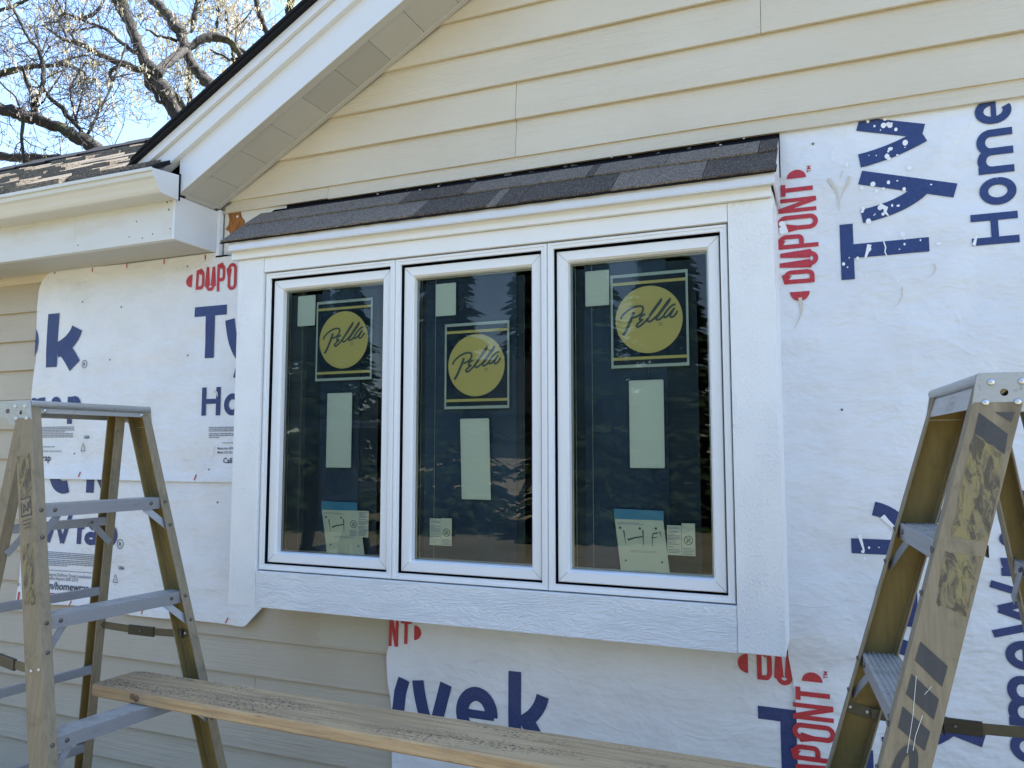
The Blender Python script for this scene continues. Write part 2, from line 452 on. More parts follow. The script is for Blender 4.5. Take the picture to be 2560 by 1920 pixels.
# ------------------------------------------------------------------ the house
house = thing('house', 'cream sided gable house with white trim, behind the ladders and under repair', 'house', (0, 0, 0))
WY = 0.2555                      # face of the wall sheathing
def wall_piece(x0, x1, z0, z1):
    return one_box('wall', M['sheath'], house, x0, x1, WY, WY + 0.02, z0, z1, 0)
wall_piece(-9, 0.0, GZ, 1.9); wall_piece(1.83, 6.9, GZ, 1.9); wall_piece(0.0, 1.83, GZ, 0.0); wall_piece(0.0, 1.83, 1.19, 1.9)
SLOPE, RK0, APX = 0.562, 1.842, 3.2
def rk(x): return RK0 + SLOPE * (x if x <= APX else 2 * APX - x)
b = MB()
b.hexa([(-0.6, WY + .0, 1.902), (APX * 2 + .6, WY, 1.902), (APX, WY, rk(APX))], [(-0.6, WY + .02, 1.902), (APX * 2 + .6, WY + .02, 1.902), (APX, WY + .02, rk(APX))])
b.build('gable_wall', M['sheath'], house)
b = MB()
b.box(-9, -8.98, WY + .02, 6.8, GZ, 1.9); b.box(6.88, 6.9, WY + .02, 6.8, GZ, 1.9); b.box(-9, 6.9, 6.8, 6.82, GZ, 1.9)
b.build('far_wall', M['siding_low'], house)
b = MB(); b.box(-1.2, 3.2, 2.9, 2.92, GZ, 1.9); b.box(-1.22, -1.2, .27, 2.9, GZ, 1.9); b.box(3.2, 3.22, .27, 2.9, GZ, 1.9); b.box(-1.2, 3.2, .27, 2.9, 1.5, 1.52); b.box(-1.2, 3.2, .27, 2.9, -.9, -.88)
b.build('room', M['room'], house)

# lap siding, one board after another
def board(x0, x1, zl, z_lo, z_hi, mat, xa=None, label=None):
    """zl = where this board's lap line would be; front face leans out towards it"""
    def yo(z): return 0.223 + 0.112 * (z - zl)
    xl0, xl1 = (xa(z_lo), xa(z_hi)) if xa else (x0, x0)
    if xa: xl0, xl1 = max(xl0, x0), max(xl1, x0)
    n = max(2, int((x1 - max(xl0, xl1)) / 0.35))
    b = MB(); rings = []
    for i in range(n + 1):
        f = i / n
        xlo, xhi = xl0 + (x1 - xl0) * f, xl1 + (x1 - xl1) * f
        wv = 0.0012 * noise.noise(Vector((xlo * 1.7, zl * 9, 0)))
        wz = 0.0022 * noise.noise(Vector((xlo * 2.1, zl * 5, 4)))
        rings.append([(xlo, yo(z_lo) + wv, z_lo + wz), (xlo, yo(z_lo) + .0125 + wv, z_lo + wz), (xhi, yo(z_hi) + .005 + wv, z_hi), (xhi, yo(z_hi) + wv, z_hi)])
    b.loft(rings)
    o = b.build('siding_board', mat, house)
    if label: o['label'] = label
    return o
EX = 0.1541
rake_x = lambda z: (z - RK0) / SLOPE - 0.03
G = 0.0009
# gable rows (bottom to top); joints as in the photograph
rows = {0: [-0.46, 0.128, 7.0], 1: [-9, 1.008, 4.6], 2: [-9, 1.008, 5.3], 3: [-9, 1.934, 4.2], 4: [-9, 3.4], 5: [-9, 2.9], 6: [-9, 3.0]}
for k in range(0, 14):
    zl = 1.6116 + EX * (k - 1) if k else 1.530
    z_lo = zl if k else 1.5565
    if z_lo > rk(APX) - 0.05: break
    z_hi = min(zl + EX + 0.028, rk(APX) + 0.02) if k else 1.66
    xr = min(2 * APX - rake_x(z_hi), 6.9)
    xs = rows.get(k, [-9, 2.0 + 0.7 * math.sin(k * 2.3)])
    if k == 0: xs = [-0.46, 0.128, 6.9]
    else: xs = xs + [xr]
    for i in range(len(xs) - 1):
        zo = z_lo
        if k == 0: zo = 1.5605 if i == 0 else 1.5560
        if xs[i + 1] - xs[i] < .02: continue
        board(xs[i] + (G if i else 0), xs[i + 1] - G, zl, zo, z_hi, M['siding'], rake_x if i == 0 and k else ((lambda z: max(-.455, rake_x(z))) if k == 0 and i == 0 else None))
# lower left rows, under the eave and below the window
EL = 0.1525
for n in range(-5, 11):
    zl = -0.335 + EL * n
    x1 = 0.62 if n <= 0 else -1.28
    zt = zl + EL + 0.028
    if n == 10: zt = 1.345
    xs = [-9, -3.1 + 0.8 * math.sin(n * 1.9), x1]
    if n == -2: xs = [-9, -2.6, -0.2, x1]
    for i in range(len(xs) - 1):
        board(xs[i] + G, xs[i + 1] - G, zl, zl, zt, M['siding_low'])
one_box('frieze_board', M['siding'], house, -9, -1.28, 0.2225, 0.25, 1.3385, 1.392)
# a strip of fresher paint on the board below the window
b = MB(); pts = []
for i in range(9):
    z = -0.325 + 0.019 * i; pts.append((0.128 + 0.012 * math.sin(i * 2.1) + .004 * (i % 2), 0.223 + .112 * (z + .335) - .0016, z))
for i in range(9):
    z = -0.325 + 0.019 * (8 - i); pts.append((0.50, 0.223 + .112 * (z + .335) - .0016, z))
b.add(pts, [tuple(range(18))]); b.build('paint_patch', mat_siding('patch_siding', (0.47, 0.445, 0.37), (0.50, 0.475, 0.40)), house)

# bare wall beside the window roof: peeling sheathing with an orange torn patch
one_box('sheathing_panel', M['sheath'], house, -0.452, -0.10, 0.2400, 0.2465, 1.33, 1.60)
b = MB(); pl = [(-0.435, 1.572), (-0.395, 1.575), (-0.363, 1.575), (-0.353, 1.537), (-0.332, 1.513), (-0.335, 1.50), (-0.324, 1.487), (-0.34, 1.475), (-0.373, 1.467), (-0.40, 1.462), (-0.427, 1.45), (-0.418, 1.462), (-0.423, 1.476), (-0.436, 1.482), (-0.447, 1.49), (-0.429, 1.506), (-0.424, 1.53)]
b.hexa([(x, 0.2388, z) for x, z in pl], [(x, 0.2402, z) for x, z in pl]); b.build('torn_patch', M['rust'], house)
b = MB(); b.tube([(-.378, .2375, 1.541), (-.378, .2405, 1.541)], .006, 10, 0, True); b.build('nail', M['splash'], house)
one_box('corner_channel', M['white'], house, -0.476, -0.460, 0.215, 0.241, 1.362, 1.575)
one_box('flashing', M['gasket'], house, -0.476, -0.41, 0.214, 0.238, 1.353, 1.360, 0)

# rake: fascia, stepped drip trim, roof edge, soffit
def rake_strip(name, mat, o0, o1, y0, y1, xs, xe=APX, xs_top=None, mirror=True):
    xt = xs if xs_top is None else xs_top
    for mir in ((False, True) if mirror else (False,)):
        f = (lambda x: 2 * APX - x) if mir else (lambda x: x)
        ring = [(f(xs), RK0 + SLOPE * xs + o0), (f(xe), RK0 + SLOPE * xe + o0), (f(xe), RK0 + SLOPE * xe + o1), (f(xt), RK0 + SLOPE * xt + o1)]
        b = MB(); b.hexa([(x, y0, z) for x, z in ring], [(x, y1, z) for x, z in ring])
        b.build(name, mat, house, 0.0018 if name != 'roof_slab' else 0)
rake_strip('rake_fascia', M['fascia'], 0.0, 0.152, -0.020, 0.012, -0.470)
rake_strip('rake_fascia_return', M['soffit_edge'], -0.001, 0.006, -0.018, 0.022, -0.468)
b = MB()
rake_strip('rake_trim', M['fascia'], 0.152, 0.2235, -0.045, 0.0, -0.60)
rake_strip('rake_trim', M['fascia'], 0.2255, 0.268, -0.063, 0.0, -0.70)
rake_strip('rake_roof_edge', M['roof_edge'], 0.269, 0.284, -0.084, 0.05, -0.74, xs_top=-0.69)
rake_strip('rake_roof_edge', M['roof_edge'], 0.2845, 0.2985, -0.091, 0.05, -0.69, xs_top=-0.60)
rake_strip('roof_slab', M['roof_edge'], 0.270, 0.296, 0.05, 6.9, -0.74)
rake_strip('soffit_channel', M['soffit_edge'], 0.0, 0.008, 0.197, 0.222, -0.468)
seams = [-0.338 + 0.1585 * i for i in range(22)]
xs = [-0.474] + seams
for i in range(len(xs) - 1):
    a, c = xs[i] + 0.0012, xs[i + 1] - 0.0012
    vent = (i % 9) in (4, 5)
    b = MB(); r = [(a, RK0 + SLOPE * a + .004), (c, RK0 + SLOPE * c + .004), (c, RK0 + SLOPE * c + .009), (a, RK0 + SLOPE * a + .009)]
    b.hexa([(x, 0.0225, z) for x, z in r], [(x, 0.1965, z) for x, z in r])
    o = b.build('soffit_panel', M['vent'] if vent else M['soffit'], house, 0.0008)
    if vent: o['label'] = 'perforated soffit panel'
b = MB(); r = [(-0.474, 0.0225), (-0.474, 0.1965)]
b.hexa([(-0.478, .0225, rk(-.478) - .001), (-0.462, .0225, rk(-.462) - .001), (-0.462, .0225, rk(-.462) + .003), (-0.478, .0225, rk(-.478) + .003)],
       [(-0.478, .1965, rk(-.478) - .001), (-0.462, .1965, rk(-.462) - .001), (-0.462, .1965, rk(-.462) + .003), (-0.478, .1965, rk(-.478) + .003)])
b.build('soffit_channel', M['soffit_edge'], house)

# main eave: boards, return, soffit
for x0, x1 in ((-9, -4.7), (-4.699, -1.087), (-1.086, -0.4905)):
    one_box('eave_board', M['eave'], house, x0, x1, -0.030, 0.0, 1.379, 1.66, 0.0015)
b = MB(); zt = [rk(-.477) - .002] * 2
b.hexa([(-0.490, -0.0305, 1.3785), (-0.477, -0.0305, 1.3785), (-0.477, 0.224, 1.3785), (-0.490, 0.224, 1.3785)],
       [(-0.490, -0.0305, rk(-.49) - .003), (-0.477, -0.0305, rk(-.477) - .003), (-0.477, 0.224, rk(-.477) - .003), (-0.490, 0.224, rk(-.49) - .003)])
b.build('eave_return', M['fascia'], house, 0.0012)
for i in range(28):
    x1 = -0.492 - 0.305 * i
    one_box('eave_soffit_panel', M['soffit'], house, x1 - 0.3035, x1, 0.0225, 0.1995, 1.3815, 1.387, 0.0008)
one_box('eave_channel', M['soffit_edge'], house, -9, -0.491, 0.0005, 0.0215, 1.3795, 1.388)
one_box('eave_channel', M['soffit_edge'], house, -9, -0.491, 0.2005, 0.2115, 1.3795, 1.392)
for x, z in ((-.523, 1.545), (-.50, 1.549), (-.512, 1.511), (-.50, 1.425), (-.60, 1.412), (-.66, 1.401), (-.74, 1.415), (-1.06, 1.41), (-.70, 1.48)):
    b = MB(); b.tube([(x, -.0325, z), (x, -.029, z)], .0045 if z > 1.5 else .0028, 8, 0, True); b.build('nail_hole', M['nail'], house)

# K-style gutter
prof = [(-.030, 1.658), (-.030, 1.548), (-.116, 1.551), (-.124, 1.556), (-.132, 1.566), (-.141, 1.583), (-.156, 1.603), (-.1665, 1.612), (-.169, 1.628), (-.179, 1.631), (-.1795, 1.645), (-.172, 1.6475)]
inner = [(-.1715, 1.6435), (-.1755, 1.642), (-.175, 1.634), (-.1655, 1.631), (-.163, 1.614), (-.154, 1.606), (-.138, 1.585), (-.129, 1.568), (-.122, 1.5595), (-.115, 1.5545), (-.0335, 1.5515), (-.0335, 1.658)]
b = MB(); ring = prof + inner
b.loft([[(x, y, z) for y, z in ring] for x in (-9, -5.2, -0.4635)])
gut = b.build('gutter', M['gutter'], house, 0.0006)
cp = [(-.030, 1.658), (-.030, 1.5475), (-.117, 1.5505), (-.1255, 1.5555), (-.1335, 1.5655), (-.1425, 1.5825), (-.1575, 1.6025), (-.168, 1.6115), (-.1705, 1.6275), (-.1805, 1.6305), (-.181, 1.6415)]
b = MB(); b.hexa([(-.4634, y, z) for y, z in cp], [(-.4605, y, z) for y, z in cp])
b.build('end_cap', M['fascia'], gut, 0.0006)
b = MB(); b.box(-.4604, -.4572, -.030, -.0235, 1.545, 1.664); b.build('caulk_joint', M['gasket'], gut)

# main roof behind, with shingle courses seen at a grazing angle
RS, RY0, RZ0, RYR = 0.64, -0.135, 1.668, 1.10
def rz(y): return RZ0 + RS * (y - RY0)
b = MB()
b.hexa([(-9.3, RY0, RZ0), (-0.50, RY0, RZ0), (-0.50, RYR, rz(RYR)), (-9.3, RYR, rz(RYR))], [(-9.3, RY0, RZ0 - .02), (-0.50, RY0, RZ0 - .02), (-0.50, RYR, rz(RYR) - .02), (-9.3, RYR, rz(RYR) - .02)])
b.hexa([(-9.3, RYR, rz(RYR)), (-.5, RYR, rz(RYR)), (-.5, 2.5, 1.55), (-9.3, 2.5, 1.55)], [(-9.3, RYR, rz(RYR) - .02), (-.5, RYR, rz(RYR) - .02), (-.5, 2.5, 1.53), (-9.3, 2.5, 1.53)])
roof = b.build('roof', M['roof_edge'], house)
rnd = random.Random(3)
b = MB()
nrow = int((RYR - RY0) / 0.142)
for r in range(nrow):
    y0 = RY0 - 0.012 + r * 0.142; x = -9.3
    while x < -0.55:
        wd = rnd.choice((0.10, 0.14, 0.2, 0.27, 0.33)); x2 = min(x + wd, -0.55)
        th = rnd.choice((0.002, 0.006, 0.016, 0.022)); dy = rnd.choice((0, 0, 0.02, 0.04))
        ya, yb = y0 + dy, min(y0 + 0.165, RYR)
        za, zb = rz(ya), rz(yb)
        b.hexa([(x, ya, za + th + .004), (x2 - .004, ya, za + th + .004), (x2 - .004, yb, zb + .003), (x, yb, zb + .003)],
               [(x, ya, za - .002), (x2 - .004, ya, za - .002), (x2 - .004, yb, zb - .002), (x, yb, zb - .002)])
        x = x2
o = b.build('roof_shingles', M['roof'], roof); tag(o, kind='stuff')
for i in range(30):
    x0 = -9.3 + 0.3 * i
    if x0 > -0.5: break
    b = MB(); y, z = RYR, rz(RYR)
    b.loft([[(x0, y - .13, z - .055), (x0, y, z + .034 + .004 * (i % 2)), (x0, y + .13, z - .055), (x0, y + .13, z - .075), (x0, y, z + .008), (x0, y - .13, z - .075)],
            [(x0 + .32, y - .13, z - .06), (x0 + .32, y, z + .028), (x0 + .32, y + .13, z - .06), (x0 + .32, y + .13, z - .08), (x0 + .32, y, z + .002), (x0 + .32, y - .13, z - .08)]])
    b.build('ridge_cap', M['roof_edge'], roof)

# ------------------------------------------------------------------ the boxed-out window
bay = thing('bay_window', 'white triple casement window in a boxed-out bay with its own little shingle roof', 'window', (0, 0, 0))
def rect_ring(b, x0, x1, z0, z1, prof, mi=0):
    n = len(prof); vs = []
    for ins, y in prof:
        vs += [(x0 + ins, y, z0 + ins), (x1 - ins, y, z0 + ins), (x1 - ins, y, z1 - ins), (x0 + ins, y, z1 - ins)]
    fs = []
    for k in range(n - 1):
        for i in range(4):
            j = (i + 1) % 4
            fs.append((k * 4 + i, k * 4 + j, k * 4 + 4 + j, k * 4 + 4 + i))
    b.add(vs, fs, mi)
ZT = 1.191
frame_prof = [(0.0006, .06), (0.0006, .003), (.003, -.002), (.0105, -.002), (.012, .0015), (.0215, .0015), (.0220, .0005), (.0232, .005), (.0233, .008)]
sash_prof = [(0, .07), (0, .0195), (.0025, .017), (.0335, .017), (.0365, .022), (.0395, .026), (.0415, .0485)]
for i in range(3):
    x0, x1 = 0.61 * i, 0.61 * (i + 1)
    b = MB(); rect_ring(b, x0, x1, 0, ZT, frame_prof); b.build('window_frame', M['vinyl'], bay, recalc=False)
    b = MB(); rect_ring(b, x0, x1, 0, ZT, [(.0231, .0079), (.0228, .068), (.05, .068)]); b.build('frame_gap', M['gasket'], bay)
    sx0, sx1, sz0, sz1 = x0 + .0290, x1 - .0280, .0290, ZT - .0310
    b = MB(); rect_ring(b, sx0, sx1, sz0, sz1, sash_prof); sash = b.build('sash', M['vinyl'], bay, recalc=False)
    b = MB(); rect_ring(b, sx0, sx1, sz0, sz1, [(.0405, .0492), (.0475, .0505), (.0475, .062)]); b.build('spacer', M['spacer'], sash)
    gx0, gx1, gz0, gz1 = sx0 + .038, sx1 - .038, sz0 + .038, sz1 - .038
    b = MB(); b.add([(gx0, .0455, gz0), (gx1, .0455, gz0), (gx1, .0455, gz1), (gx0, .0455, gz1)], [(0, 1, 2, 3)]); b.build('pane', M['glass'], sash)
    # mitre lines at the sash corners
    for cx, sx in ((sx0, 1), (sx1, -1)):
        for cz, sz in ((sz0, 1), (sz1, -1)):
            b = MB(); d = Vector((sx, 0, sz)) / math.sqrt(2); q = Vector((sx, 0, -sz)) * 0.00045
            A = Vector((cx, .01685, cz)) + d * .004; B = Vector((cx, .01685, cz)) + d * .0475
            b.add([A - q, A + q, B + q, B - q], [(0, 1, 2, 3)]); b.build('mitre_joint', M['nail'], sash)
    # protective film left on the inner glass, in two overlapping strips
    a, c = (.235, .42) if i == 0 else ((.10, .47) if i == 1 else (.115, .40))
    b = MB(); b.add([(x0 + a, .061, gz0), (x0 + c, .061, gz0), (x0 + c, .061, gz1 - .01), (x0 + a, .061, gz1 - .01)], [(0, 1, 2, 3)]); b.build('film_strip', M['film'], sash)
    b = MB(); b.add([(gx0 + .01, .066, gz0), (x0 + .50, .066, gz0), (x0 + .50, .066, gz1 - .02), (gx0 + .01, .066, gz1 - .02)], [(0, 1, 2, 3)]); b.build('film_strip', M['film2'], sash)
    for xx in (gx0 + .016, gx0 + .075):
        b = MB(); b.box(xx, xx + .0012, .0575, .0585, gz0, gz1); b.build('film_edge', M['spacer'], sash)
    one_box('interior_sill', M['sillwood'], bay, x0 + .03, x1 - .03, .075, .24, .035, .078, .002)
one_box('trim_board', M['trim_peb'], bay, -0.134, -0.0035, -0.0125, 0.02, -0.141, 1.2535, 0.002)
one_box('trim_board', M['trim_peb'], bay, 1.8342, 1.9715, -0.0125, 0.02, -0.141, 1.2535, 0.002)
one_box('trim_board', M['trim_saw'], bay, -0.0025, 1.8332, -0.0105, 0.02, -0.1435, -0.0035, 0.002)
one_box('trim_board', M['trim_fine'], bay, -0.0025, 1.8332, -0.0105, 0.02, 1.1945, 1.2535, 0.002)
one_box('cornice_board', M['trim_fine'], bay, -0.156, 1.9685, -0.030, 0.02, 1.2545, 1.2885, 0.002)
b = MB(); pr = [(-.035, 1.2855), (-.058, 1.2835), (-.060, 1.2875), (-.055, 1.2895), (-.052, 1.326), (-.030, 1.332), (-.030, 1.289)]
b.loft([[(x, y, z) for y, z in pr] for x in (-.153, .9, 1.9815)]); b.build('cornice_fascia', M['fascia'], bay, 0.0006)
for x0, x1 in ((-.152, -.146), (1.9755, 1.9812)):
    b = MB(); r = [(-.045, 1.284), (.215, 1.284), (.215, 1.53), (-.045, 1.332)]
    b.hexa([(x0, y, z) for y, z in r], [(x1, y, z) for y, z in r]); b.build('cornice_return', M['fascia'], bay)
one_box('side_panel', M['splash'], bay, 1.955, 1.9702, .0205, .234, -.138, 1.283, 0)
one_box('side_panel', M['splash'], bay, -.132, -.118, .0205, .234, -.138, 1.283, 0)
one_box('bottom_panel', M['splash'], bay, -.117, 1.954, .0205, .236, -.138, -.12, 0)
one_box('top_panel', M['room'], bay, -.117, 1.954, .0205, .236, 1.215, 1.23, 0)
E0 = Vector((0, -.060, 1.3258)); SD = (Vector((0, .225, 1.545)) - E0).normalized(); SN = Vector((0, -SD.z, SD.y))
def rp(x, s, h): q = E0 + SD * s + SN * h; return (x, q.y, q.z)
b = MB(); b.hexa([rp(-.150, .004, -.016), rp(1.976, .004, -.016), rp(1.976, .35, -.016), rp(-.150, .35, -.016)], [rp(-.150, .004, -.0005), rp(1.976, .004, -.0005), rp(1.976, .35, -.0005), rp(-.150, .35, -.0005)])
b.build('roof_deck', M['gasket'], bay)
rnd = random.Random(11)
low = [-.186, -.12, .123, .413, .719, 1.015, 1.056, 1.138, 1.468, 1.766, 1.9865]
upp = [-.180, -.02, .13, .343, .585, .868, 1.167, 1.345, 1.372, 1.622, 1.927, 1.985]
for j, (xs, s0, s1, h0) in enumerate(((low, -.004, .20, .0), (upp, .158, .288, .0062))):
    for i in range(len(xs) - 1):
        d = rnd.uniform(-.004, .006) if j else rnd.uniform(-.003, .003)
        x0, x1 = xs[i] + .0012, xs[i + 1] - .0012
        k = rnd.uniform(-.004, .004)
        dark = (j == 0 and i == 6) or (j == 1 and i in (7, 10)) or rnd.random() < .12
        n = max(2, int((x1 - x0) / .05)); rings = []
        for q in range(n + 1):
            x = x0 + (x1 - x0) * q / n; e = d + k * q / n + rnd.uniform(-.0012, .0012)
            lift = rnd.uniform(0, .0012)
            rings.append([rp(x, s0 + e, h0 + .0005 + lift), rp(x, s0 + e, h0 + .0062 + lift), rp(x, s1 + (rnd.uniform(-.002, .002) if j else 0), h0 + .0062 if j == 0 else h0 + .004), rp(x, s1, h0 + .0005 if j == 0 else h0)])
        b = MB(); b.loft(rings); b.build('shingle', M['shingle_dark'] if dark else M['shingle'], bay)
# starter strip: the ragged black edge under the shingles
b = MB(); rings = []
for q in range(90):
    x = -.187 + 2.1745 * q / 89; e = rnd.uniform(-.0035, .0015)
    rings.append([rp(x, -.006 + e, -.006), rp(x, -.006 + e, .0002), rp(x, .05, .0002), rp(x, .05, -.006)])
b.loft(rings); b.build('starter_strip', M['roof_edge'], bay)
# black underlayment showing between shingles and siding, with scraps of its pale print
one_box('underlayment', M['felt'], bay, -.175, 1.984, .2405, .2445, 1.40, 1.60, 0)
for k in range(26):
    x = rnd.uniform(.28, 1.95); z = rnd.uniform(1.535, 1.56); a = rnd.uniform(-.9, .9); L = rnd.uniform(.012, .03); wv = rnd.uniform(.003, .007)
    dx, dz = math.cos(a) * L, math.sin(a) * L
    b = MB(); b.add([(x, .2400, z - wv), (x + dx, .2400, z + dz - wv), (x + dx, .2400, z + dz + wv), (x, .2400, z + wv)], [(0, 1, 2, 3)]); b.build('underlayment_print', M['felt_print'], bay)
for x, s in ((.41, .315), (.70, .30), (1.40, .345), (1.795, .30), (1.87, .335), (.62, .29)):
    p0 = Vector(rp(x, s, .011)); b = MB(); b.tube([p0, p0 + SN * .0025], .0045, 8, 0, True); b.build('roof_nail', M['rivet_b'], bay)

# ================================================================== HOUSE WRAP
def sm(a, b, x):
    t = max(0.0, min(1.0, (x - a) / (b - a))); return t * t * (3 - 2 * t)
def wr(x, z, seed):
    p = Vector((x + z * .25, z - x * .2, seed))
    return 0.0055 * noise.noise(p * 2.3) + 0.0032 * noise.noise(Vector((p.x * 3.5, p.y * 8.5, seed + 5))) + 0.0011 * noise.noise(p * 13)
def pinch(x, z, pts):
    s = 0
    for px, pz in pts:
        d2 = (x - px) ** 2 + (z - pz) ** 2; s += 0.0045 * math.exp(-d2 / .0035)
    return s
def S_right(x, z):
    y = 0.2125 + 0.0335 * sm(.75, 1.5, z)
    return y - 0.0035 + wr(x, z, 3.1) * (1 - .85 * sm(1.25, 1.5, z)) - 0.004 * math.exp(-((z + .13 - (x - 2.0) * .1) / .05) ** 2) * sm(2.0, 2.05, x)
NL = [(-1.122, .910), (-.628, .908), (-1.33, 1.211), (-.649, 1.329), (-1.335, .455), (-.635, .391)]
def S_up(x, z):
    y = 0.2150 + wr(x, z, 9.4) + pinch(x, z, NL)
    y -= 0.006 * math.exp(-((z - .918 - .012 * math.sin(6 * x)) / .022) ** 2) * sm(-1.12, -1.03, x) * (1 - sm(-.70, -.63, x))   # fold between two nails
    c = Vector((x + .90, z - .78)).dot(Vector((.84, .54))); y -= 0.004 * math.exp(-(c / .02) ** 2) * sm(.5, .6, z) * (1 - sm(.85, .9, z))
    y -= 0.012 * sm(.40, .33, z) * 1.0
    return y
def S_low(x, z):
    y = 0.2195 + 0.7 * wr(x, z, 1.7)
    y -= 0.010 * sm(-.15, -.28, z)
    y -= 0.022 * sm(-.36, -.18, x) * sm(-.17, -.28, z)         # bottom right corner curls off the wall
    y -= 0.008 * sm(-.02, -.09, z) * math.sin(x * 7)
    return y - .002
def S_mid(x, z):
    y = 0.2165 + 0.8 * wr(x, z, 6.6)
    y -= 0.010 * sm(.56, .47, x) * sm(-.25, -.45, z)
    return y

def surf_mesh(polys, S, off, zmax=None, step=0.03):
    """flat polygons in wall coordinates (x, z), cut on a grid and laid onto surface S"""
    bm = bmesh.new()
    for k, pl in enumerate(polys):
        vs = [bm.verts.new((x, k * 0.0, z)) for x, z in pl]
        try: bm.faces.new(vs)
        except ValueError: pass
    bm.normal_update()
    if zmax is not None:
        bmesh.ops.bisect_plane(bm, geom=bm.verts[:] + bm.edges[:] + bm.faces[:], plane_co=(0, 0, zmax), plane_no=(0, 0, 1), clear_outer=True)
    if bm.verts:
        xs = [v.co.x for v in bm.verts]; zs = [v.co.z for v in bm.verts]
        i = math.floor(min(xs) / step) + 1
        while i * step < max(xs):
            bmesh.ops.bisect_plane(bm, geom=bm.verts[:] + bm.edges[:] + bm.faces[:], plane_co=(i * step, 0, 0), plane_no=(1, 0, 0)); i += 1
        i = math.floor(min(zs) / step) + 1
        while i * step < max(zs):
            bmesh.ops.bisect_plane(bm, geom=bm.verts[:] + bm.edges[:] + bm.faces[:], plane_co=(0, 0, i * step), plane_no=(0, 0, 1)); i += 1
    for f in bm.faces: f.smooth = True
    for v in bm.verts: v.co.y = S(v.co.x, v.co.z) - off
    me = bpy.data.meshes.new('m')
    bm.faces.ensure_lookup_table()
    for f in bm.faces:
        if f.normal.y > 0: f.normal_flip()
    bm.to_mesh(me); bm.free()
    return me
def mesh_obj(name, me, mat, parent=None):
    me.name = name; me.materials.append(mat)
    o = bpy.data.objects.new(name, me); COL.objects.link(o)
    if parent: o.parent = parent
    return o

# ------------------------------------------------------------------ lettering from strokes
def stroke(pts, w, wend=None):
    """polyline with butt ends -> list of quads, width w (may taper to wend)"""
    P = [Vector(p) for p in pts]; n = len(P); L = []; R = []
    for i in range(n):
        a = (P[i] - P[i - 1]).normalized() if i else None
        c = (P[i + 1] - P[i]).normalized() if i < n - 1 else None
        if a is None: a = c
        if c is None: c = a
        na = Vector((-a.y, a.x)); nc = Vector((-c.y, c.x)); m = (na + nc)
        m = m / max(.35, m.length_squared / 2) if m.length > 1e-6 else na
        ww = w if wend is None else w + (wend - w) * i / (n - 1)
        L.append(P[i] + m * ww / 2); R.append(P[i] - m * ww / 2)
    return [[tuple(R[i]), tuple(R[i + 1]), tuple(L[i + 1]), tuple(L[i])] for i in range(n - 1)]
def arc(cx, cy, rx, ry, a0, a1, n=16):
    return [(cx + rx * math.cos(math.radians(a0 + (a1 - a0) * i / n)), cy + ry * math.sin(math.radians(a0 + (a1 - a0) * i / n))) for i in range(n + 1)]
def bez(p0, p1, p2, n=8):
    return [((1 - t) ** 2 * p0[0] + 2 * t * (1 - t) * p1[0] + t * t * p2[0], (1 - t) ** 2 * p0[1] + 2 * t * (1 - t) * p1[1] + t * t * p2[1]) for t in [i / n for i in range(n + 1)]]
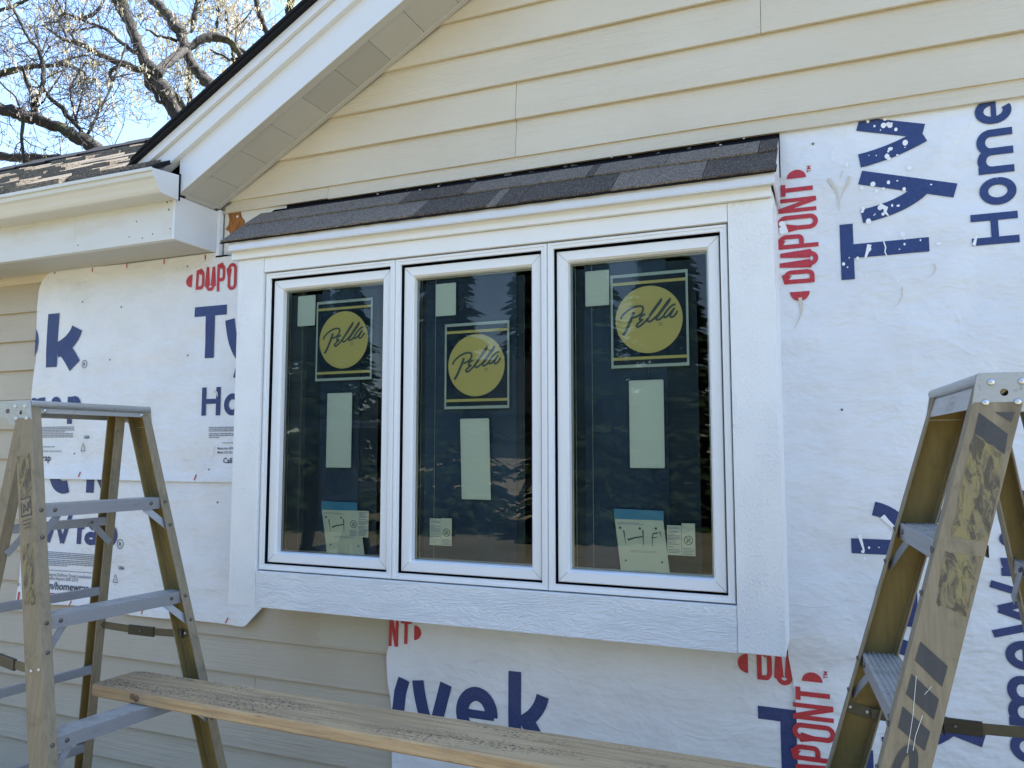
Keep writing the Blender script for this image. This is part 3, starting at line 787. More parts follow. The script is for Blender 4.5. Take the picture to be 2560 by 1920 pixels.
def glyph(ch, x0, x1, cap, xh, desc, t):
    """bold humanist sans letter between x0 and x1, baseline 0"""
    W = x1 - x0; h = t / 2; q = t * 0.86
    if ch == 'T': return [[(x0, cap - q), (x1, cap - q), (x1, cap), (x0, cap)], [(x0 + W / 2 - h, 0), (x0 + W / 2 + h, 0), (x0 + W / 2 + h, cap - q), (x0 + W / 2 - h, cap - q)]]
    if ch == 'H': return [[(x0, 0), (x0 + t, 0), (x0 + t, cap), (x0, cap)], [(x1 - t, 0), (x1, 0), (x1, cap), (x1 - t, cap)], [(x0 + t, cap / 2 - q / 2), (x1 - t, cap / 2 - q / 2), (x1 - t, cap / 2 + q / 2), (x0 + t, cap / 2 + q / 2)]]
    if ch == 'k':
        r = [[(x0, 0), (x0 + t, 0), (x0 + t, cap), (x0, cap)]]
        r += stroke(bez((x1 - h * .9, xh), (x1 - t * .75, xh * .62), (x0 + t * .95, xh * .44)), t * .95)
        r += stroke(bez((x0 + t * 1.35, xh * .54), (x0 + W * .62, xh * .36), (x1 - h * 1.0, 0)), t * 1.02)
        return r
    if ch == 'y':
        r = stroke([(x1 - h, xh), (x0 + W * .415, -desc)], t)
        r += stroke(bez((x0 + h, xh), (x0 + W * .22, xh * .35), (x0 + W * .52, xh * .06)), t)
        return r
    if ch == 'v':
        r = stroke([(x1 - h, xh), (x0 + W * .5 + t * .18, 0)], t)
        r += stroke(bez((x0 + h, xh), (x0 + W * .2, xh * .5), (x0 + W * .5 - t * .12, 0)), t)
        return r
    if ch == 'e':
        cx, cy, rx, ry = (x0 + x1) / 2, xh / 2, W / 2 - h, xh / 2 - q / 2
        r = stroke(arc(cx, cy, rx, ry, -6, 296, 28), t)
        r += [[(x0 + t * .8, cy - q * .42), (x1 - .3 * t, cy - q * .42), (x1 - .3 * t, cy + q * .3), (x0 + t * .8, cy + q * .3)]]
        return r
    if ch == 'o':
        return stroke(arc((x0 + x1) / 2, xh / 2, W / 2 - h, xh / 2 - q / 2, 0, 360, 28), t)
    if ch == 'm':
        r = [[(x0, 0), (x0 + t, 0), (x0 + t, xh), (x0, xh)]]; m = (W - t) / 2
        for k in (0, 1):
            a = x0 + m * k + h; b_ = a + m
            r += stroke([(b_, 0), (b_, xh * .55)] + arc((a + b_) / 2, xh * .62, m / 2, xh * .38 - q / 2, 0, 175, 12), t)
        return r
    if ch == 'a':
        r = stroke([(x1 - h, 0), (x1 - h, xh * .6)] + arc((x0 + x1) / 2 + .1 * W, xh * .62, W * .4 - h, xh * .38 - q / 2, 0, 150, 10), t)
        r += stroke(arc((x0 + x1) / 2 - t * .15, xh * .30, W / 2 - t * .55, xh * .30 - q * .45, 15, 345, 22), t * .92)
        return r
    if ch == 'r':
        return [[(x0, 0), (x0 + t, 0), (x0 + t, xh), (x0, xh)]] + stroke(bez((x0 + h, xh * .55), (x0 + W * .35, xh - q * .4), (x1, xh - q / 2)), t * .95)
    if ch == 'p':
        return [[(x0, -desc), (x0 + t, -desc), (x0 + t, xh), (x0, xh)]] + stroke(arc((x0 + x1) / 2 + .02 * W, xh / 2, W / 2 - h, xh / 2 - q / 2, -165, 165, 26), t)
    if ch == 'W':
        p = [(x0 + h, cap), (x0 + W * .29, 0), (x0 + W * .5, cap * .86), (x0 + W * .71, 0), (x1 - h, cap)]
        r = []
        for i in range(4): r += stroke([p[i], p[i + 1]], t * .92)
        return r
    if ch == 'c':
        return stroke(arc((x0 + x1) / 2, xh / 2, W / 2 - h, xh / 2 - q / 2, 40, 320, 24), t)
    # condensed heavy capitals of the oval logo, (cap = full height, baseline 0)
    if ch == 'D':
        rr = W * .42
        return stroke([(x0 + h, h), (x0 + h, cap - h), (x1 - h - rr * .6, cap - h)] + arc(x1 - h - rr * .6, cap - h - rr, rr * .6, rr, 90, 0, 6) + arc(x1 - h - rr * .6, h + rr, rr * .6, rr, 0, -90, 6) + [(x0 + h * .1, h)], t)
    if ch == 'U':
        rr = W / 2 - h
        return stroke([(x0 + h, cap), (x0 + h, h + rr)] + arc(x0 + W / 2, h + rr, rr, rr, 180, 360, 12) + [(x1 - h, h + rr), (x1 - h, cap * .98)], t)
    if ch == 'P':
        rr = W * .42; m = cap * .36
        return stroke([(x0 + h, 0), (x0 + h, cap - h), (x1 - h - rr * .6, cap - h)] + arc(x1 - h - rr * .6, cap - h - rr, rr * .6, rr, 90, 0, 6) + arc(x1 - h - rr * .6, m + h + rr * .6, rr * .6, rr * .6, 0, -90, 6) + [(x0 + h, m + h)], t)
    if ch == 'O':
        rr = W / 2 - h
        return stroke([(x0 + h, cap / 2), (x0 + h, cap - h - rr)] + arc(x0 + W / 2, cap - h - rr, rr, rr, 180, 0, 12) + arc(x0 + W / 2, h + rr, rr, rr, 0, -180, 12) + [(x0 + h, cap / 2)], t)
    if ch == 'N':
        s = t * .92
        return [[(x0, 0), (x0 + s, 0), (x0 + s, cap), (x0, cap)], [(x1 - s, 0), (x1, 0), (x1, cap), (x1 - s, cap)], [(x0 + .001, cap), (x0 + s * 1.15, cap), (x1 - .001, 0), (x1 - s * 1.15, 0)][::-1]]
    if ch == 'Q':       # T of the logo
        return [[(x0, cap - t), (x1, cap - t), (x1, cap), (x0, cap)], [(x0 + W / 2 - h, 0), (x0 + W / 2 + h, 0), (x0 + W / 2 + h, cap - t), (x0 + W / 2 - h, cap - t)]]
    if ch == '(':
        return [[(x1, 0)] + [(x1, cap)] + arc(x1, cap / 2, W, cap / 2, 90, 270, 12)[1:-1]]
    if ch == ')':
        return [[(x0, cap), (x0, 0)] + arc(x0, cap / 2, W, cap / 2, -90, 90, 12)[1:-1]]
    return []

def lettering(parent, name, polys, T, S, mat, zmax=None):
    """T maps letter coordinates to wall (x, z); stacked strokes sit 0.1 mm apart"""
    grp = []
    for k, pl in enumerate(polys): grp.append([T(x, y) for x, y in pl])
    bms = []
    # split into few layers so that overlapping strokes never share a plane
    o = None; verts = []; faces = []
    for k, pl in enumerate(grp):
        me = surf_mesh([pl], S, 0.0022 + 0.00012 * (k % 9), zmax)
        off = len(verts); verts += [v.co[:] for v in me.vertices]; faces += [[i + off for i in p.vertices] for p in me.polygons]
        bpy.data.meshes.remove(me)
    if not faces: return None
    me = bpy.data.meshes.new(name); me.from_pydata(verts, [], faces)
    me.polygons.foreach_set('use_smooth', [True] * len(faces))
    return mesh_obj(name, me, mat, parent)

def flat_T(ox, oz, sx=1.0, sz=1.0): return lambda x, y: (ox + x * sx, oz + y * sz)
def up_T(bx, oz, sh=0.0): return lambda x, y: (bx - y + sh * x, oz + x)      # text turned a quarter: reads upwards

def word(parent, S, T, chars, cap, xh, desc, t, mat, zmax=None):
    for ch, a, c in chars:
        lettering(parent, 'letter', glyph(ch, a, c, cap, xh, desc, t), T, S, mat, zmax)

_fc = {}
def font_polys(txt, size, bold=0.0):
    cu = bpy.data.curves.new('t', 'FONT'); cu.body = txt; cu.size = size; cu.offset = bold; cu.resolution_u = 2
    ob = bpy.data.objects.new('t', cu); COL.objects.link(ob)
    dg = bpy.context.evaluated_depsgraph_get(); me = bpy.data.meshes.new_from_object(ob.evaluated_get(dg))
    r = [[(me.vertices[i].co.x, me.vertices[i].co.y) for i in p.vertices] for p in me.polygons]
    bpy.data.objects.remove(ob); bpy.data.curves.remove(cu); bpy.data.meshes.remove(me)
    return r
def text(parent, S, T, txt, size, mat, bold=0.0, name='lettering'):
    ps = font_polys(txt, size, bold); verts = []; faces = []
    for pl in ps:
        o = len(verts)
        for x, y in pl:
            X, Z = T(x, y); verts.append((X, S(X, Z) - .0034, Z))
        faces.append(list(range(o, o + len(pl))))
    me = bpy.data.meshes.new(name); me.from_pydata(verts, [], faces)
    return mesh_obj(name, me, mat, parent)
def lines(parent, S, T, rows, mat, name='small_print'):
    """rows of print too small to read: (x0, x1, y, height) broken into word-length dashes"""
    r = random.Random(5); verts = []; faces = []
    for x0, x1, y, h in rows:
        x = x0
        while x < x1:
            L = r.uniform(1.2, 4.5) * h * 1.6; e = min(x + L, x1); o = len(verts)
            for px, py in ((x, y), (e, y), (e, y + h), (x, y + h)):
                X, Z = T(px, py); verts.append((X, S(X, Z) - .0034, Z))
            faces.append([o, o + 1, o + 2, o + 3]); x = e + h * .55
    me = bpy.data.meshes.new(name); me.from_pydata(verts, [], faces)
    return mesh_obj(name, me, mat, parent)
def ring_R(parent, S, T, r, mat, txt='R'):
    lettering(parent, 'registered_mark', stroke(arc(0, 0, r * .9, r, 0, 360, 20), r * .16), T, S, mat)
    text(parent, S, lambda x, y: T(x - r * .42, y - r * .48), txt, r * 1.35, mat, r * .02, 'registered_mark')
def recycle(parent, S, x, z, s):
    T = flat_T(x, z)
    lettering(parent, 'triangle_mark', stroke([(-s * .75, 0), (s * .75, 0), (s * .12, s * 1.75), (-s * .12, s * 1.75), (-s * .75, 0), (s * .75, 0)], s * .14), T, S, M['ink'])
    text(parent, S, flat_T(x - s * .16, z + s * .35), '1', s * .8, M['grey_ink']); text(parent, S, flat_T(x - s * .45, z - s * .55), 'HDPE', s * .36, M['grey_ink'])
def nails(parent, S, pts):
    for x, z in pts:
        y = S(x, z); b = MB(); b.tube([(x, y - .003, z), (x, y + .001, z)], .0042, 10, 0, True); b.build('cap_nail', M['nail'], parent)
def ticks(parent, S, pts, w=.006, h=.026, sl=.004):
    for x, z in pts:
        lettering(parent, 'red_tick', [[(x - w / 2 - sl, z - h / 2), (x + w / 2 - sl, z - h / 2), (x + w / 2 + sl, z + h / 2), (x - w / 2 + sl, z + h / 2)]], lambda a, c: (a, c), S, M['red'])

# ---- sheet to the right of the window: print runs upwards
WR = thing('house_wrap', 'tall white house wrap sheet right of the window, its blue and red print running upwards', 'house wrap', (2.4, .22, 0))
def put(parent, o):            # keep world geometry under an Empty that is not at the origin
    o.matrix_parent_inverse = Matrix.Translation(parent.location).inverted()
def finish(par):
    for o in par.children: put(par, o)
edge = [(1.966, 1.58), (1.963, 1.2), (1.962, .5), (1.963, .02), (1.966, -.12), (1.964, -.19), (1.971, -.233), (1.981, -.305), (1.985, -.406), (1.984, -.52), (1.99, -.75), (1.99, -1.05)]
outl = edge + [(6.6, -1.05), (6.6, 1.60), (1.966, 1.60)]
mesh_obj('sheet', surf_mesh([outl[::-1]], S_right, 0, None, .035), M['wrap'], WR)
TY = [('T', 0, .188), ('y', .185, .365), ('v', .375, .548), ('e', .568, .740), ('k', .782, .945)]
for oz in (1.024, -.636):
    word(WR, S_right, up_T(2.421, oz), TY, .258, .190, .081, .0465, M['navy'], 1.575)
HW = [('H', 0, .100), ('o', .125, .213), ('m', .226, .369), ('e', .386, .470), ('W', .471, .640), ('r', .652, .705), ('a', .721, .786), ('p', .817, .905)]
for oz in (1.099, -.552):
    word(WR, S_right, up_T(2.664, oz), HW, .126, .096, .034, .0235, M['navy'], 1.575)
DP = [('(', 0, .032, .031), ('D', .060, .107, .0475), ('U', .119, .168, .0605), ('P', .182, .231, .0630), ('O', .246, .298, .0635), ('N', .308, .358, .0600), ('Q', .367, .408, .0510), (')', .427, .456, .031)]
def logo(par, S, T, items, mat, t=.0150, zmax=None):
    for ch, a, c, hh in items:
        pl = [[(x, y - hh) for x, y in p] for p in glyph(ch, a, c, hh * 2, 0, 0, t)]
        lettering(par, 'lens_mark' if ch in '()' else 'letter', pl, T, S, mat, zmax)
for oz in (.964, -.690):
    logo(WR, S_right, up_T(2.034, oz, .0), DP, M['red'])
    text(WR, S_right, up_T(2.080, oz + .441), 'TM', .017, M['red'], .0004)
rr = random.Random(21)
# splashes of white paint on the print, tan tears in the sheet
for cx, cz, n, sx, sz in ((2.31, 1.12, 9, .09, .03), (2.30, 1.235, 10, .07, .03), (2.33, 1.325, 12, .08, .025), (2.33, 1.44, 14, .08, .03), (2.32, 1.535, 12, .07, .02), (2.19, 1.1, 4, .02, .06), (2.22, .17, 4, .03, .02)):
    polys = []
    for i in range(n):
        x, z = cx + rr.gauss(0, sx * .6), cz + rr.gauss(0, sz * .6); r = rr.choice((.0016, .002, .003, .0045, .007)); e = rr.uniform(.8, 1.8)
        polys.append([(x + r * math.cos(a) * (1 + .25 * rr.random()), z + r * e * math.sin(a)) for a in [2 * PI * k / 9 for k in range(9)]])
    me = surf_mesh(polys, S_right, .0032); o = mesh_obj('paint_splash', me, M['splash'], WR); o['kind'] = 'stuff'
def tear(par, S, pts, w0, w1, mat='tear'):
    lettering(par, 'tear_mark', stroke(pts, w0, w1), lambda a, c: (a, c), lambda x, z: S(x, z) - .0022, M[mat])
tear(WR, S_right, [(2.034, .975), (2.037, .955), (2.038, .935), (2.034, .915), (2.026, .895), (2.012, .87)], .012, .001)
tear(WR, S_right, [(2.135, 1.375), (2.146, 1.352), (2.158, 1.33), (2.163, 1.30), (2.165, 1.26)], .011, .002)
tear(WR, S_right, [(2.198, 1.375), (2.192, 1.352), (2.18, 1.33), (2.17, 1.30)], .009, .002)
tear(WR, S_right, [(2.18, 1.395), (2.172, 1.38), (2.17, 1.365)], .004, .001)
tear(WR, S_right, [(2.284, 1.263), (2.303, 1.251), (2.300, 1.238), (2.308, 1.227)], .015, .005, 'splash')
tear(WR, S_right, [(2.25, 1.135), (2.243, 1.11), (2.236, 1.09)], .013, .006, 'splash')
tear(WR, S_right, [(2.292, 1.14), (2.297, 1.12), (2.294, 1.105), (2.30, 1.09)], .004, .003, 'splash')
tear(WR, S_right, [(2.255, .265), (2.268, .25), (2.283, .235), (2.290, .215)], .016, .006, 'splash')
tear(WR, S_right, [(2.187, .205), (2.193, .18), (2.199, .155)], .011, .005, 'splash')
tear(WR, S_right, [(2.432, 1.052), (2.434, 1.035), (2.428, 1.02), (2.41, 1.008)], .005, .001)
tear(WR, S_right, [(2.338, .985), (2.338, .96), (2.328, .935), (2.31, .92)], .004, .001)
tear(WR, S_right, [(2.542, 1.10), (2.548, 1.12), (2.552, 1.13)], .010, .004, 'splash')
for x, z, s in ((1.984, 1.235, .011), (1.989, 1.222, .010), (1.982, 1.218, .008), (1.993, 1.212, .009), (1.985, 1.207, .010), (1.996, 1.206, .007)):
    lettering(WR, 'paint_blob', [arc(x, z, s, s * .9, 0, 330, 9)], lambda a, c: (a, c), lambda x, z: S_right(x, z) - .0026, M['splash'])
nails(WR, S_right, [(2.09, 1.503), (2.15, .60)])
finish(WR)

# ---- upper sheet left of the window
WL = thing('house_wrap', 'upper house wrap sheet left of the window with rounded top corner, under the eave', 'house wrap', (-.9, .215, .8))
outl = [(-1.441, 1.384), (-1.49, 1.388), (-1.525, 1.385), (-1.56, 1.383), (-1.584, 1.374), (-1.606, 1.36), (-1.625, 1.341), (-1.64, 1.31), (-1.647, 1.287), (-1.652, 1.20), (-1.647, 1.084), (-1.640, .96), (-1.641, .927), (-1.651, .879), (-1.658, .802), (-1.663, .730), (-1.68, .60), (-1.683, .45), (-1.685, .329), (-1.547, .330), (-1.126, .331), (-.744, .329), (-.40, .330), (-.140, .332), (-.140, 1.348), (-.36, 1.349), (-.45, 1.358), (-.478, 1.377), (-.60, 1.3775), (-1.0, 1.3775)]
mesh_obj('sheet', surf_mesh([outl], S_up, 0), M['wrap'], WL)
word(WL, S_up, flat_T(0, .889), [('T', -.588, -.400)], .240, .18, .08, .053, M['navy'])
word(WL, S_up, flat_T(0, .873), [('y', -.408, -.215)], .258, .186, .085, .053, M['navy'])
lettering(WL, 'letter', glyph('k', 0, .248, .274, .190, .08, .081), flat_T(-1.561, .889), S_up, M['navy'])
lettering(WL, 'letter', stroke(arc(-1.70, 1.02, .054, .07, -75, 75, 14), .05), lambda a, c: (max(a, -1.646), c), S_up, M['navy'])
ring_R(WL, S_up, flat_T(-1.287, .895), .019, M['ink'])
word(WL, S_up, flat_T(0, .638), [('r', -1.655, -1.556), ('a', -1.535, -1.436), ('p', -1.391, -1.297)], .128, .098, .037, .034, M['navy'])
ring_R(WL, S_up, flat_T(-1.268, .645), .018, M['ink'])
word(WL, S_up, flat_T(0, .627), [('H', -.528, -.420), ('o', -.399, -.305)], .128, .095, .037, .026, M['navy'])
logo(WL, S_up, flat_T(0, 1.256), [('(', -.650, -.613, .031), ('D', -.589, -.538, .0455), ('U', -.528, -.477, .0570), ('P', -.464, -.416, .0625), ('O', -.402, -.350, .0620)], M['red'], .0155)
lines(WL, S_up, flat_T(0, 0), [(-1.66, -1.338, z, .004) for z in (.584, .576, .568)] + [(-1.66, -1.40, .560, .004)] + [(-1.66, -1.345, z, .004) for z in (.551, .543, .535)], M['grey_ink'])
lines(WL, S_up, flat_T(0, 0), [(-1.66, -1.47, .486, .004), (-.481, -.15, .571, .004), (-.481, -.15, .563, .004), (-.48, -.15, .555, .004), (-.48, -.15, .543, .004), (-.48, -.15, .535, .004), (-.48, -.42, .526, .004), (-.40, -.15, .502, .003)], M['grey_ink'])
text(WL, S_up, flat_T(-1.59, .462), 'installation instructions.', .018, M['grey_ink'])
text(WL, S_up, flat_T(-1.588, .418), 'wrap', .047, M['ink'], .0007)
text(WL, S_up, flat_T(-1.268, .528), 'USA', .021, M['ink'], .0006)
recycle(WL, S_up, -1.273, .468, .020)
text(WL, S_up, flat_T(-.428, .474), 'Meets the ASTM E', .0145, M['ink'], .0002)
text(WL, S_up, flat_T(-.428, .456), 'Meets ICC-ES AC 3', .0145, M['ink'], .0002)
text(WL, S_up, flat_T(-.395, .414), 'Call 1', .033, M['ink'], .0006)
ticks(WL, S_up, [(-1.266, 1.368), (-1.035, 1.366), (-.791, 1.363), (-.537, 1.360)], .006, .022, .0)
ticks(WL, S_up, [(-1.274, .354), (-.544, .349)], .008, .024, .003)
nails(WL, S_up, [(-1.330, 1.211), (-1.122, .910), (-.628, .908), (-.649, 1.329), (-1.533, 1.374), (-1.335, .455), (-.635, .391), (-.475, .385), (-1.06, 1.165)])
tear(WL, S_up, [(-.445, .49), (-.446, .47), (-.452, .44), (-.47, .42)], .004, .001); tear(WL, S_up, [(-.455, .738), (-.44, .728), (-.436, .712)], .012, .006); tear(WL, S_up, [(-.50, .415), (-.506, .385), (-.512, .35)], .002, .001)
finish(WL)

# ---- lower sheet left of the window, tucked under the upper one
WB = thing('house_wrap', 'lower house wrap sheet left of the window, bottom corner curling loose', 'house wrap', (-.9, .22, 0))
outl = [(-1.660, .42), (-1.670, .2), (-1.672, -.10), (-1.676, -.196), (-1.676, -.281), (-1.653, -.280), (-1.40, -.276), (-1.161, -.268), (-1.03, -.281), (-.908, -.288), (-.70, -.284), (-.534, -.279), (-.40, -.282), (-.314, -.284), (-.27, -.285), (-.237, -.281), (-.215, -.265), (-.20, -.248), (-.18, -.225), (-.140, -.18), (-.120, -.145), (-.138, -.13), (-.140, .42)]
mesh_obj('sheet', surf_mesh([outl], S_low, 0), M['wrap'], WB)
lettering(WB, 'letter', glyph('e', -1.500, -1.292, .26, .195, .08, .062), flat_T(0, .262), S_low, M['navy'], .336)
lettering(WB, 'letter', glyph('k', -1.240, -1.075, .26, .195, .08, .052), flat_T(0, .266), S_low, M['navy'], .336)
word(WB, S_low, flat_T(0, .019), [('W', -1.560, -1.316), ('r', -1.286, -1.236), ('a', -1.232, -1.140), ('p', -1.118, -1.02)], .150, .100, .037, .030, M['navy'])
ring_R(WB, S_low, flat_T(-.998, .031), .021, M['ink'])
lines(WB, S_low, flat_T(0, 0), [(-1.60, -1.06, z, .0042) for z in (-.030, -.0385, -.047, -.0555)] + [(-1.60, -1.06, z, .0042) for z in (-.066, -.0745, -.083)] + [(-1.60, -1.34, -.0915, .004), (-1.60, -1.10, -.116, .003)], M['grey_ink'])
text(WB, S_low, flat_T(-1.520, -.142), 'According to DuPont Tyvek installation', .021, M['grey_ink'], .0003)
text(WB, S_low, flat_T(-1.505, -.160), 'Evaluation Report ESR 2375', .021, M['grey_ink'], .0003)
text(WB, S_low, flat_T(-1.522, -.204), '.com/homewrap', .050, M['ink'], .0008)
text(WB, S_low, flat_T(-1.008, -.087), 'USA', .021, M['ink'], .0006)
recycle(WB, S_low, -1.028, -.149, .020)
text(WB, S_low, flat_T(-1.675, -.204), 's', .028, M['ink'], .0006)
ticks(WB, S_low, [(-1.656, -.255)], .014, .045, .0); ticks(WB, S_low, [(-1.302, -.262), (-.828, -.264), (-.343, -.266)], .007, .024, .006)
lines(WB, S_low, flat_T(0, 0), [(-1.47, -1.385, -.229, .007)], M['red'], 'red_print')
nails(WB, S_low, [(-.42, .24), (-.80, -.22)])
finish(WB)

# ---- sheet under the window
WM = thing('house_wrap', 'short house wrap sheet below the window, blue print half behind the plank', 'house wrap', (1.2, .217, -.5))
outl = [(.472, -.05), (.471, -.20), (.472, -.303), (.466, -.320), (.464, -.345), (.469, -.39), (.474, -.443), (.485, -.489), (.491, -.530), (.494, -.60), (.497, -.717), (.500, -.80), (.505, -1.0), (2.10, -1.0), (2.10, -.05)]
mesh_obj('sheet', surf_mesh([outl], S_mid, 0), M['wrap'], WM)
word(WM, S_mid, flat_T(0, -.602), [('v', .580, .753), ('e', .771, .943), ('k', .985, 1.142)], .262, .186, .085, .0505, M['navy'])
lettering(WM, 'letter', stroke([(.545, -.418), (.528, -.47), (.522, -.53), (.50, -.66)], .050), lambda a, c: (max(a, .474), c), S_mid, M['navy'])
word(WM, S_mid, flat_T(0, -.615), [('T', 1.865, 2.05)], .256, .186, .085, .047, M['navy'])
logo(WM, S_mid, flat_T(0, -.238), [('N', .473, .516, .060), ('Q', .525, .574, .046), (')', .586, .617, .028)], M['red'], .0150)
text(WM, S_mid, flat_T(.587, -.259), 'TM', .013, M['red'], .0004)
logo(WM, S_mid, flat_T(0, -.228), [('(', 1.805, 1.838, .031), ('D', 1.866, 1.913, .047), ('U', 1.926, 1.974, .057)], M['red'], .0150)
finish(WM)

# ================================================================== STICKERS ON THE PANES
YS = .0487
def quad(b, pts, y): b.add([(x, y, z) for x, z in pts], [tuple(range(len(pts)))])
def flat(par, name, polys, y, mat):
    b = MB()
    for k, pl in enumerate(polys): quad(b, pl, y - 0.00002 * (k % 12))
    o = b.build(name, mat, par, recalc=False)
    put(par, o); return o
def cat(pts, n=6):
    P = [Vector(p) for p in pts]; out = []
    for i in range(len(P) - 1):
        p0, p1, p2, p3 = P[max(i - 1, 0)], P[i], P[i + 1], P[min(i + 2, len(P) - 1)]
        for k in range(n):
            t = k / n; out.append(0.5 * ((2 * p1) + (-p0 + p2) * t + (2 * p0 - 5 * p1 + 4 * p2 - p3) * t * t + (-p0 + 3 * p1 - 3 * p2 + p3) * t ** 3))
    return [tuple(p) for p in out] + [tuple(P[-1])]
# script word, traced in the disc's own units (pixels of a 1404-wide view of the right-hand label; disc centre 660,822, radius 540)
SCRIPT = [
    ([(230, 790), (212, 770), (260, 710), (350, 645), (450, 605), (530, 600), (572, 625), (565, 690), (520, 740), (460, 770), (400, 780)], 34),
    ([(425, 690), (390, 780), (335, 900), (285, 1000), (240, 1060)], 44),
    ([(608, 740), (570, 745), (520, 790), (520, 820), (560, 825), (500, 870), (465, 910), (490, 935), (550, 900), (610, 850), (680, 760), (760, 650), (830, 560), (868, 515), (850, 560), (770, 660), (690, 760), (645, 825), (660, 860), (710, 845), (800, 770), (880, 670), (950, 580), (1005, 520), (985, 570), (910, 660), (830, 760), (785, 815), (800, 840), (850, 825), (900, 785)], 34),
    ([(1095, 612), (1050, 620), (985, 670), (920, 750), (905, 790), (925, 810), (975, 780), (1030, 720), (1075, 670)], 34),
    ([(1078, 665), (1030, 740), (1005, 790), (1020, 812), (1060, 800), (1100, 755), (1122, 715)], 32)]
def logo_sticker(x0, x1, z0, z1, label):
    s = thing('logo_sticker', label, 'sticker', ((x0 + x1) / 2, YS, (z0 + z1) / 2), 0, 'maker stickers on the three panes')
    W, H = x1 - x0, z1 - z0
    cx, cz, r = x0 + W * .495, z0 + H * .502, .1135
    e, ev = .0075, .0105
    flat(s, 'clear_backing', [[(x0, z0), (x1, z0), (x1, z1), (x0, z1)]], YS + .0012, M['cling'])
    flat(s, 'border', [[(x0, z0), (x1, z0), (x1, z0 + ev), (x0, z0 + ev)], [(x0, z1 - ev), (x1, z1 - ev), (x1, z1), (x0, z1)], [(x0, z0 + ev), (x0 + e, z0 + ev), (x0 + e, z1 - ev), (x0, z1 - ev)], [(x1 - e, z0 + ev), (x1, z0 + ev), (x1, z1 - ev), (x1 - e, z1 - ev)]], YS, M['border'])
    for zz in (z1 - .0375, z0 + .0265): flat(s, 'stripe', [[(x0 + e, zz), (x1 - e, zz), (x1 - e, zz + .010), (x0 + e, zz + .010)]], YS, M['ylw'])
    flat(s, 'disc', [[(cx + r * math.cos(a), cz + r * 1.002 * math.sin(a)) for a in [2 * PI * k / 64 for k in range(64)]]], YS, M['ylw'])
    k = r / 540; polys = []
    for pts, wd in SCRIPT:
        c = cat([(cx + (a - 660) * k, cz - (d - 822) * k) for a, d in pts]); polys += stroke(c, wd * k)
    flat(s, 'script_word', polys, YS - .0004, M['script'])
    c0 = (cx + (852 - 660) * k, cz - (908 - 822) * k)
    pr = stroke(arc(c0[0], c0[1], 26 * k, 28 * k, 0, 360, 18), 6 * k)
    flat(s, 'registered_mark', pr + [[(c0[0] + (x - 8 * k), c0[1] + (y - 11 * k)) for x, y in p] for p in font_polys('R', 32 * k)], YS - .0004, M['script'])
logo_sticker(.217, .480, .744, 1.064, 'yellow disc maker sticker on the left pane, beside a small blank label')
logo_sticker(.797, 1.057, .6205, .9375, 'yellow disc maker sticker on the middle pane, hung lower than the other two')
logo_sticker(1.433, 1.695, .746, 1.0665, 'yellow disc maker sticker on the right pane, largest looking of the three')
def blank(x0, x1, z0, z1, label, sh=0.0):
    b = MB(); r = .004; pts = []
    for cx, cz, a0 in ((x1 - r, z0 + r, -90), (x1 - r, z1 - r, 0), (x0 + r, z1 - r, 90), (x0 + r, z0 + r, 180)):
        pts += arc(cx, cz, r, r, a0, a0 + 90, 4)
    pts = [(x + sh * (z - z0), z) for x, z in pts]
    b.hexa([(x, YS - .0002, z) for x, z in pts], [(x, YS + .0002, z) for x, z in pts])
    o = b.build('blank_sticker', M['blank'])
    tag(o, label, 'sticker', 'blank stickers on the three panes')
blank(.124, .210, .971, 1.095, 'small blank pale green sticker near the top of the left pane')
blank(.277, .393, .403, .6945, 'tall blank pale green sticker in the middle of the left pane')
blank(.757, .842, .970, 1.0925, 'small blank pale green sticker near the top of the middle pane')
blank(.8705, .986, .294, .585, 'tall blank pale green sticker below the disc sticker on the middle pane', -.028)
blank(1.343, 1.428, .9655, 1.0885, 'small blank pale green sticker near the top of the right pane')
blank(1.493, 1.609, .4115, .703, 'tall blank pale green sticker in the middle of the right pane')

